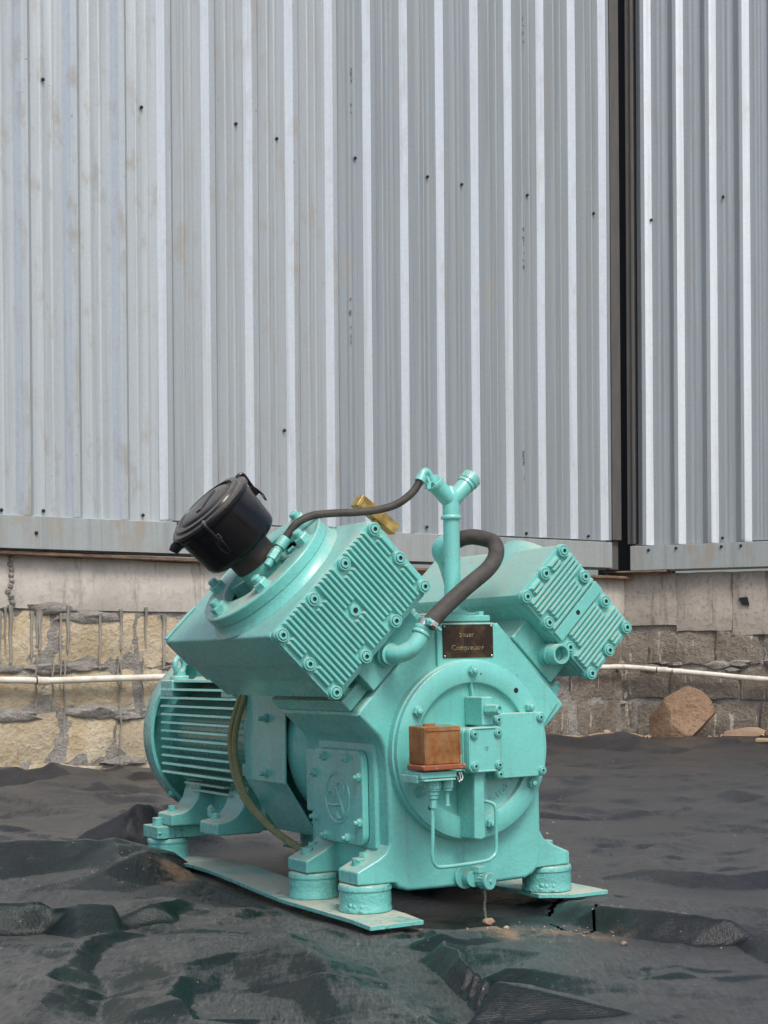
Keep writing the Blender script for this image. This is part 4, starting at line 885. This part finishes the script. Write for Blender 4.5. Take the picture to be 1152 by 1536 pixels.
b = MB(); b.tube(P3((-.0665, .065, .547), (-.0735, .0635, .535)), .0112, 16); b.box(-.064, -.055, .050, .060, .520, .531, W0); obj('hose_clip', b, M['teal'], fp, .0006)
# breather hose from the filler pipe to the intake neck
b = MB(); b.tube(crom(P3((-.071, .064, .539), (-.088, .066, .515), (-.118, .072, .492), (-.155, .08, .4795), (-.20, .09, .4735), (-.25, .10, .471), (-.292, .108, .466), (-.322, .114, .452), (-.340, .118, .431), (-.347, .12, .420)), 8), .0078, 14)
obj('breather_hose', b, M['rubber'], comp, label='thin black hose from the filler pipe to the intake neck')

# ---- cylinder heads
def ribbed_cover(parent, F, xw, y0, y1, zf, bosses, pitch, band, label):
    """plate with cast ribs running outwards; bosses carry the socket bolts"""
    base = zf - .009; zb = zf - .020
    e = .0135
    xs = sorted(set(round(p[0], 4) for p in bosses))
    b = MB()
    ex = xw + .0125
    b.prism(rrect(-ex, ex, y0 - .006, y1 + .0125, .012), zb, base, F)
    for x, y in bosses: b.cyl(.0142, zb + .0004, base + .0004, 24, F @ T((x, y, 0)))
    n = int(xw * 2 / pitch) + 1; st0 = -pitch * (n - 1) / 2
    for i in range(n):
        x = st0 + i * pitch
        if band and abs(x) < band: continue
        ya, yb = y0 - .002, y1 + .0115; segs = [(ya, yb)]
        for bx, by in bosses:
            if abs(bx - x) < .0172:
                ns = []
                for a, c_ in segs:
                    if by - .0165 > a and by + .0165 < c_: ns += [(a, by - .0165), (by + .0165, c_)]
                    elif by < (a + c_) / 2: ns.append((max(a, by + .0175), c_))
                    else: ns.append((a, min(c_, by - .0175)))
                segs = ns
        if abs(x) < .013 and not band:
            ym = (y0 + y1) / 2
            segs = [(a, ym - .014) if q == 0 else (ym + .014, c_) for a, c_ in segs for q in (0, 1)]
        for a, c_ in segs:
            if c_ - a < .01: continue
            w_ = pitch * .43
            b.prism([(x - w_, a), (x + w_, a), (x + w_, c_), (x - w_, c_)], base - .0005, zf, F, top=[(x - w_ * .55, a + .003), (x + w_ * .55, a + .003), (x + w_ * .55, c_ - .003), (x - w_ * .55, c_ - .003)])
    if band: b.prism([(-band + .001, y0 - .002), (band - .001, y0 - .002), (band - .001, y1 + .011), (-band + .001, y1 + .011)], base - .0006, zf - .0006, F)
    else: b.cyl(.011, base - .0005, zf - .001, 20, F @ T((0, (y0 + y1) / 2, 0)))
    o = obj('head_cover', b, M['teal'], parent, .0006, seg=1, label=label)
    h = MB().cyl(.0052, -.001, .0004, 14, F @ T((0, (y0 + y1) / 2 + .0, zf - .0006))); obj('threaded_hole_shade', h, M['hole_shade'], parent)  # h is a dark disc painted as the hole's shade, nothing is bored
    for x, y in bosses: put('socket_bolt', SOC, parent, F, x, y, base, rnd.random())
    g_ = MB(); g_.prism(rrect(-ex + .001, ex - .001, y0 - .005, y1 + .0115, .012), zb - .0012, zb + .0002, F); obj('gasket', g_, M['gasket'], parent)
    return o
# left, larger head
b = MB()
hl = [(-.136, .296), (.136, .296), (.150, .305), (.155, .33), (.155, .475), (.150, .4825), (-.148, .4825), (-.1545, .479), (-.1555, .470), (-.1535, .403), (-.149, .400), (-.147, .355), (-.1425, .352)]
b.prism(hl, -.495, .010, HL)
hdl = obj('cylinder_head', b, M['teal_cast'], comp, .007, seg=3, label='large left cylinder head carrying the air filter')
b = MB(); b.prism([(-.152, .4828), (-.057, .4828), (-.057, .4868), (-.152, .4868)], -.494, -.480, HL); obj('top_rim', b, M['teal_cast'], hdl, .0015)
bl = [(-.140, .315), (-.140, .3915), (-.140, .468), (-.047, .468), (.047, .468), (.140, .468), (.140, .3915), (.140, .315), (.047, .315), (-.047, .315)]
ribbed_cover(hdl, HL, .141, .313, .470, .030, bl, .0108, 0, 'ribbed front cover of the left head')
# intake flange: two stacked rings, open bowl with webs and neck
CY = .178
FI = FL @ T((0, CY, 0))
b = MB(); b.lathe([(.100, .4828), (.158, .4828), (.150, .492), (.1485, .503), (.100, .503)], 72, FI, capb=False, capt=False); obj('flange_base', b, M['teal_cast'], hdl, smooth=50)
b = MB(); b.lathe([(.1, .5025), (.1475, .5025), (.1475, .5045), (.1, .5045)], 72, FI, capb=False, capt=False); obj('gasket', b, M['gasket'], hdl)
b = MB(); b.lathe([(.149, .504), (.149, .523), (.1465, .5255), (.099, .5255), (.096, .523), (.094, .504)], 72, FI, capb=False, capt=False); b.lathe([(0, .484), (.099, .484)], 48, FI)
b.lathe([(.056, .484), (.048, .50), (.045, .52), (.043, .553), (.038, .554)], 32, FI)
for a in (30, 120, 210, 300): b.prism([(.042, -.0035), (.097, -.0035), (.097, .0035), (.042, .0035)], .4842, .516, FI @ Matrix.Rotation(R(a), 4, 'Z'))
ifl = obj('intake_flange', b, M['teal_cast'], hdl, .0012, smooth=45)
for a in (180, 118, 58, -2, -62, -122): put('nut', NUTB, hdl, FI, .123 * math.cos(R(a)), .123 * math.sin(R(a)), .5255, rnd.random())
# hose fitting on the neck
b = MB(); b.tube(P3((-.386, .12, .368), (-.374, .12, .385)), .0085, 14); b.tube(P3((-.377, .12, .380), (-.364, .12, .397)), .012, 6); b.tube(P3((-.366, .12, .395), (-.355, .12, .409)), .0095, 14)
b.tube(P3((-.360, .12, .403), (-.345, .12, .421)), .0122, 16); b.tube(P3((-.345, .108, .395), (-.338, .10, .403)), .0045, 8); b.prism([(-.004, -.003), (.004, -.003), (.002, .022), (-.002, .022)], 0, .0015, W0 @ T((-.349, .1, .375)))
obj('hose_fitting', b, M['teal'], hdl, .0005)
# air filter
b = MB(); b.lathe([(.046, .540), (.0465, .552), (.0465, .585)], 32, FI, capb=False); obj_neck = None
af = MB(); af.lathe([(0, .577), (.060, .577), (.074, .579), (.080, .584), (.082, .592), (.0865, .668), (.0865, .672)], 64, FI, capb=False, capt=False)
af = obj('air_filter', af, M['black_plastic'], comp, smooth=40, label='round black air filter canister with clipped lid')
obj('rubber_neck', b, M['rubber_dark'], af)
b = MB(); b.lathe([(.088, .668), (.0915, .670), (.0925, .674), (.092, .679), (.0885, .683), (.080, .685), (.0775, .6895), (.068, .691), (.0655, .686), (.060, .6855), (.0575, .690), (.052, .693), (.030, .694), (0, .6945)], 64, FI)
b.prism([(-.035, -.010), (.04, -.022), (.04, .022), (-.035, .010)], .688, .6965, FI @ Matrix.Rotation(R(35), 4, 'Z'), top=[(-.03, -.006), (.034, -.016), (.034, .016), (-.03, .006)])
lid = obj('lid', b, M['black_plastic'], af, .001)
for a in (-128, -10, 112):
    Fc = FI @ Matrix.Rotation(R(a), 4, 'Z') @ T((.0, 0, 0)); b = MB()
    b.tube(crom([Fc @ Vector(p) for p in ((.082, 0, .684), (.092, 0, .683), (.0955, 0, .676), (.093, 0, .655), (.0925, 0, .642))], 4), .0042, 8)
    b.box(.086, .093, -.008, .008, .640, .652, Fc); b.box(.086, .0975, -.005, .005, .632, .641, Fc)
    lp = [Fc @ Vector(p) for p in ((.095, -.006, .645), (.098, -.0065, .625), (.0955, -.004, .612), (.0955, .004, .612), (.098, .0065, .625), (.095, .006, .645))]
    b.tube(lp, .0013, 6, closed=True)
    obj('latch', b, M['black_plastic'], af, .0006)
b = MB(); F_ = FI @ T((0, 0, .668)) @ Matrix.Rotation(R(160), 4, 'Z'); b.tube([F_ @ Vector(p) for p in ((.084, 0, 0), (.099, 0, -.001), (.106, 0, -.004))], [.011, .011, .0095], 14); b.tube([F_ @ Vector(p) for p in ((.070, -.02, -.016), (.094, -.016, -.008), (.1, 0, -.004))], .006, 8)
obj('drain_spout', b, M['black_plastic'], af)

# right, smaller head
b = MB()
hr = [(-.112, .306), (.110, .306), (.122, .316), (.1245, .33), (.1245, .458), (.118, .466), (-.116, .466), (-.1235, .460), (-.1245, .34), (-.121, .315)]
b.prism(hr, -.515, -.030, HR)
hdr = obj('cylinder_head', b, M['teal_cast'], comp, .009, seg=3, label='smaller right cylinder head')
b = MB(); b.lathe([(.112, .38), (.1275, .41), (.1295, .47), (.1285, .488), (.125, .4905)], 64, FR_ @ T((0, .215, 0))); b.lathe([(.127, .4895), (.127, .508), (.125, .510)], 64, FR_ @ T((0, .215, 0))) if False else None
obj('flange_base', b, M['teal_cast'], hdr, smooth=60)
br = [(-.113, .317), (-.113, .384), (-.113, .451), (-.037, .451), (.037, .451), (.113, .451), (.113, .384), (.113, .317), (.037, .317), (-.037, .317)]
br = [(-.113, .317), (-.113, .384), (-.113, .451), (-.038, .451), (.035, .451), (.113, .451), (.113, .384), (.113, .317), (.035, .317), (-.038, .317)]
ribbed_cover(hdr, HR, .1135, .315, .453, -.010, br, .0103, .0135, 'ribbed front cover of the right head')

# ---- cylinder blocks between crankcase and heads, with ports
b = MB(); b.box(-.060, .078, .255, .309, -.44, -.060, HR); cyr = obj('cylinder_block', b, M['teal_cast'], comp, .004)
b = MB(); b.box(-.105, .112, .2345, .2545, -.34, -.065, HR); obj('base_flange', b, M['teal_cast'], cyr, .003)
b = MB(); b.box(-.064, .105, .237, .300, -.42, -.020, HL); cyl_ = obj('cylinder_block', b, M['teal_cast'], comp, .003)
b = MB(); b.box(-.118, .128, .2345, .264, -.36, -.048, HL); obj('base_flange', b, M['teal_cast'], cyl_, .004)
for x, F_, p in ((-.093, HL, cyl_), (.117, HL, cyl_), (.10, HR, cyr)):
    y = .264 if F_ is HL else .2545
    Fz = (FL if F_ is HL else FR_) @ T((x, .068 if F_ is HL else .085, y)); link('nut', NUTB, p, Fz)
    link('nut', NUTB, p, Fz @ T((0, .22, 0)))
# open port on the right
F_ = HR @ T((.027, .290, -.060)); b = MB(); b.cyl(.023, 0, .012, 28, F_); b.cyl(.0205, .012, .020, 28, F_); b.cyl(.0235, .020, .026, 28, F_)
b.lathe([(.0215, .026), (.0215, .052), (.0205, .0535), (.0165, .0535), (.016, .030), (.011, .029), (.0105, .018)], 32, F_, capb=False, capt=False); b.cyl(.0165, .018, .0185, 20, F_, mi=1)
pr_ = link('port', b.mesh('port', [M['teal'], M['bore']], 40), cyr)
# elbow on the left and big hose
F_ = HL @ T((.004, .268, -.020)); b = MB(); b.cyl(.0245, 0, .014, 28, F_); b.lathe([(.020, .014), (.0195, .020), (.0215, .022), (.0215, .026), (.018, .0275)], 28, F_); 
el = obj('port', b, M['teal_cast'], cyl_, smooth=50)
ep = F_.translation
e0 = ep - W0.to_3x3() @ Vector((0, .024, 0))
def WP(u, v, w): return Vector((u, v, w + .316))
b = MB(); b.tube(crom([e0 + Vector((0, .01, 0)), e0, e0 + Vector((.010, -.020, .001)), e0 + Vector((.028, -.033, .012)), e0 + Vector((.044, -.036, .032)), e0 + Vector((.053, -.036, .046))], 8), .0172, 22)
el = obj('hose_elbow', b, M['teal_smooth'], comp, smooth=60)
d_ = (Vector((.009, 0, .014))).normalized(); q0 = e0 + Vector((.047, -.036, .038))
Fh = frame(q0, Vector((0, -1, 0)), d_)
b = MB(); b.lathe([(.0175, -.004), (.0198, -.003), (.0205, 0), (.0198, .003), (.0185, .004), (.0200, .006), (.0205, .010), (.0195, .013)], 28, Fh); obj('collar', b, M['teal_smooth'], el, smooth=40)
b = MB(); b.lathe([(.0175, .0135), (.0192, .0135), (.0192, .027), (.0175, .027)], 32, Fh, capb=False, capt=False); b.box(.017, .031, -.007, .007, .014, .0265, Fh); obj('hose_clamp', b, M['steel'], el, .0006)
b = MB(); Fc = Fh @ T((.0245, 0, .020)) @ Matrix.Rotation(PI / 2, 4, 'X'); b.prism(hexpts(.0075), .007, .015, Fc); b.cyl(.0035, -.020, .020, 10, Fc); obj('clamp_bolt', b, M['teal'], el)
b = MB(); b.box(.0225, .0335, -.0045, .0045, .010, .0165, Fh); obj('clamp_tail', b, M['steel_dark'], el, .0006)
h0 = q0 + d_ * .012
hp = [h0, WP(-.068, -.010, .282), WP(-.004, .01, .322), WP(.071, .04, .363), WP(.111, .07, .395), WP(.125, .10, .420), WP(.118, .125, .430), WP(.101, .145, .435), WP(.084, .160, .432), WP(.066, .172, .427)]
b = MB(); b.tube(crom(hp, 10), .0165, 24); obj('water_hose', b, M['rubber'], comp, smooth=60, label='thick black hose looping from the left port behind the filler pipe')
b = MB(); b.tube(crom([WP(.072, .169, .428), WP(.058, .177, .425), WP(.049, .183, .417), WP(.052, .190, .403), WP(.075, .205, .385), WP(.10, .22, .34)], 6), [.0168] * 6 + [.0185] * 25, 20)
hf = obj('hose_elbow', b, M['teal_smooth'], comp, smooth=60)
b = MB(); b.tube([WP(.084, .160, .432), WP(.072, .168, .4285)], .0182, 20); obj('hose_clamp', b, M['steel_dark'], hf, .0006)
b = MB(); b.cyl(.024, 0, .05, 20, W0 @ T((.20, .30, .055))); obj('port', b, M['teal_cast'], cyr)
b = MB(); b.cyl(.020, -.45, -.30, 24, HR @ T((.145, .300, 0))); b.cyl(.026, -.30, -.285, 24, HR @ T((.145, .300, 0))); obj('outlet_stub', b, M['teal_cast'], cyr, .001)
# brass valve seen behind the left head
b = MB(); F_ = frame(WP(-.036, .30, .488), Vector((.80, 0, -.56)), Vector((0, -1, 0))); b.box(-.056, .050, -.0125, .0135, -.013, .013, F_); b.box(-.060, -.050, -.016, .012, -.015, .015, F_)
br_ = obj('brass_valve', b, M['brass'], comp, .002, label='dirty brass bar behind the left head')
b = MB(); b.tube([WP(-.04, .30, .480), WP(-.05, .31, .40), WP(-.05, .32, .262)], .010, 12); obj('riser_pipe', b, M['brass'], br_)
# bolt under the left deck
for v in (.10, .237, .32): link('bolt', HEXB, cc, HL @ T((-.105, .0, -v)) @ T((0, .2275, 0)) @ Matrix.Rotation(PI / 2, 4, 'X'))

# ---- bell housing, guard, motor
b = MB(); b.lathe([(.150, .34), (.168, .362), (.176, .372), (.186, .40), (.192, .43), (.192, .445), (.15, .447)], 72, FV); bh = obj('bell_housing', b, M['teal_cast'], comp, smooth=30)
go = [(-.09, .205), (-.201, .12), (-.2045, -.080), (-.128, -.200), (.128, -.200), (.2045, -.080), (.201, .12), (.09, .205)]
b = MB(); n = len(go); vs = []
for v in (.430, .634):
    for sc_ in (1, .982):
        vs += [(x * sc_, v, y * sc_) for x, y in go]
fs = []
for i in range(n):
    j = (i + 1) % n; fs += [(i, j, 2 * n + j, 2 * n + i), (n + i, n + j, 3 * n + j, 3 * n + i), (i, j, n + j, n + i), (2 * n + i, 2 * n + j, 3 * n + j, 3 * n + i)]
b.add(vs, fs, W0)
gd = obj('coupling_guard', b, M['teal_motor'], comp, .001, smooth=20)
for sg in (-1, 1):
    b = MB(); [b.box(sg * .2005 - .0015, sg * .2005 + .0015, .632, .655, a, c_, W0) for a, c_ in ((.052, .085), (-.075, -.048))]; obj('bracket_tab', b, M['teal_motor'], gd)
    for w in (.059, -.062):
        F_ = fr((sg * .2035, .522, w), (0, -sg, 0), (sg, 0, 0)); link('nut', NUTD, gd, F_)
b = MB(); b.cyl(.11, .44, .66, 32, FV); obj('coupling', b, M['rubber_dark'], gd)
mo = MB(); mo.lathe([(.10, .655), (.175, .657), (.188, .662), (.190, .672), (.184, .676), (.181, .70), (.180, 1.14), (.150, 1.15), (.150, 1.20)], 64, FV)
mo = obj('electric_motor', mo, M['teal_motor'], comp, smooth=40)
def fin(u, w0, v0, v1, th=.0052):
    b = MB(); b.prism([(-u, v0 + .01), (-u + .012, v0), (u - .012, v0), (u, v0 + .01), (u, v1), (-u, v1)], w0 - th / 2, w0 + th / 2, W0, top=[(-u + .002, v0 + .012), (-u + .014, v0 + .002), (u - .014, v0 + .002), (u - .002, v0 + .012), (u - .002, v1), (-u + .002, v1)]); return b
for i in range(12):
    w = .139 - .0207 * i; u = min(.207, math.sqrt(.244 ** 2 - w * w))
    obj('cooling_fin', fin(u, w, .690, 1.130), M['teal_motor'], mo, smooth=0)
for i in range(2):
    obj('cooling_fin', fin(.180 - .012 * i, -.114 - .018 * i, .80, 1.05), M['teal_motor'], mo, smooth=0)
for i in range(9):
    x = -.10 + .025 * i; h = math.sqrt(.205 ** 2 - x * x)
    b = MB().box(x - .0018, x + .0018, .69, 1.14, .139, h, W0); obj('cooling_fin', b, M['teal_motor'], mo, smooth=0)
b = MB(); b.box(-.205, -.12, .70, .76, .100, .1415, W0); obj('lifting_boss', b, M['teal_motor'], mo, .004)
b = MB(); b.box(-.205, -.12, 1.055, 1.132, .100, .1415, W0); b.cyl(.024, .139, .152, 20, W0 @ T((-.165, 1.10, 0))); obj('lifting_boss', b, M['teal_motor'], mo, .004)
b = MB(); Fe = W0 @ T((-.165, 1.10, .178)) @ Matrix.Rotation(R(35), 4, 'Z'); b.tube([Fe @ Vector((.020 * math.cos(a * PI / 12), 0, .020 * math.sin(a * PI / 12))) for a in range(24)], .0068, 10, closed=True); b.cyl(.016, -.03, -.016, 16, Fe); obj('eye_bolt', b, M['teal_motor'], mo)
b = MB(); b.lathe([(.214, 1.160), (.2225, 1.160), (.2225, 1.212), (.216, 1.225), (.0, 1.227)], 72, FV, capb=False); b.lathe([(.214, 1.160), (.214, 1.215), (0, 1.217)], 72, FV, capb=False, capt=False); fcw = obj('fan_cowl', b, M['teal_motor'], mo, smooth=40)
b = MB(); b.box(-.202, -.19, 1.172, 1.20, .05, .09, W0); b.cyl(.03, 1.145, 1.218, 20, FV); obj('fan_hub', b, M['teal_motor'], fcw)
F_ = fr((-.160, 1.175, -.150), (0, 0, 1), (-.8, -.3, -.5)); link('nut', NUT, mo, F_)
for v0, v1 in ((.735, .835), (1.005, 1.10)):
    for sg in (-1, 1):
        p = [(.10, -.118), (.150, -.105), (.158, -.13), (.166, -.155), (.182, -.174), (.200, -.184), (.233, -.1885), (.234, -.218), (.12, -.219), (.10, -.205)]
        b = MB(); b.prism([(sg * x, y) for x, y in p], -v1, -v0, FF); obj('motor_foot', b, M['teal_motor'], mo, .005)
        b = MB(); b.cyl(.010, -.19, -.172, 12, W0 @ T((sg * .205, v1 - .03, 0))); b.cyl(.014, -.19, -.181, 6, W0 @ T((sg * .205, v1 - .03, 0))); obj('bolt', b, M['teal_motor'], mo)
b = MB(); b.box(-.12, .12, .72, 1.11, -.2, -.11, W0); obj('motor_belly', b, M['teal_motor'], mo, .01)
b = MB(); b.box(-.262, .262, 1.030, 1.125, -.2495, -.2195, W0); cr = obj('cross_rail', b, M['teal_rough'], comp, .002)
for sg in (-1, 1): bb = MB().cyl(.0135, -.2195, -.200, 16, W0 @ T((sg * .242, 1.075, 0))); obj('bolt', bb, M['teal_rough'], cr, .001)
b = MB(); b.tube([WP(-.17, .90, -.165), WP(-.178, .90, -.175)], .008, 10); b.cyl(.012, -.006, .006, 12, frame(WP(-.175, .895, -.178), (0, 1, 0), (-1, 0, 0))); obj('drain_plug', b, M['teal_motor'], mo)
# braided cable hanging round the motor flange
for k_, off in enumerate(((0, 0, 0), (.004, -.014, -.003))):
    pts = [WP(-.200, .640, .14), WP(-.212, .640, .10), WP(-.222, .655, .05), WP(-.224, .668, 0), WP(-.222, .658, -.065), WP(-.218, .615, -.122), WP(-.205, .53, -.175), WP(-.19, .44, -.21), WP(-.172, .36, -.236), WP(-.13, .30, -.255), WP(-.08, .25, -.262)]
    b = MB(); b.tube(crom([p + Vector(off) for p in pts], 9), .0068, 10); obj('braided_cable', b, M['cord'], comp, smooth=60)

b = MB(); F_ = fr((.182, .10, .024), (0, 1, 0), (1, 0, -.25)); b.cyl(.014, 0, .006, 20, F_); b.prism(hexpts(.0125), .006, .020, F_); b.cyl(.007, .02, .026, 12, F_); obj('plug', b, M['teal'], cc, .0008)
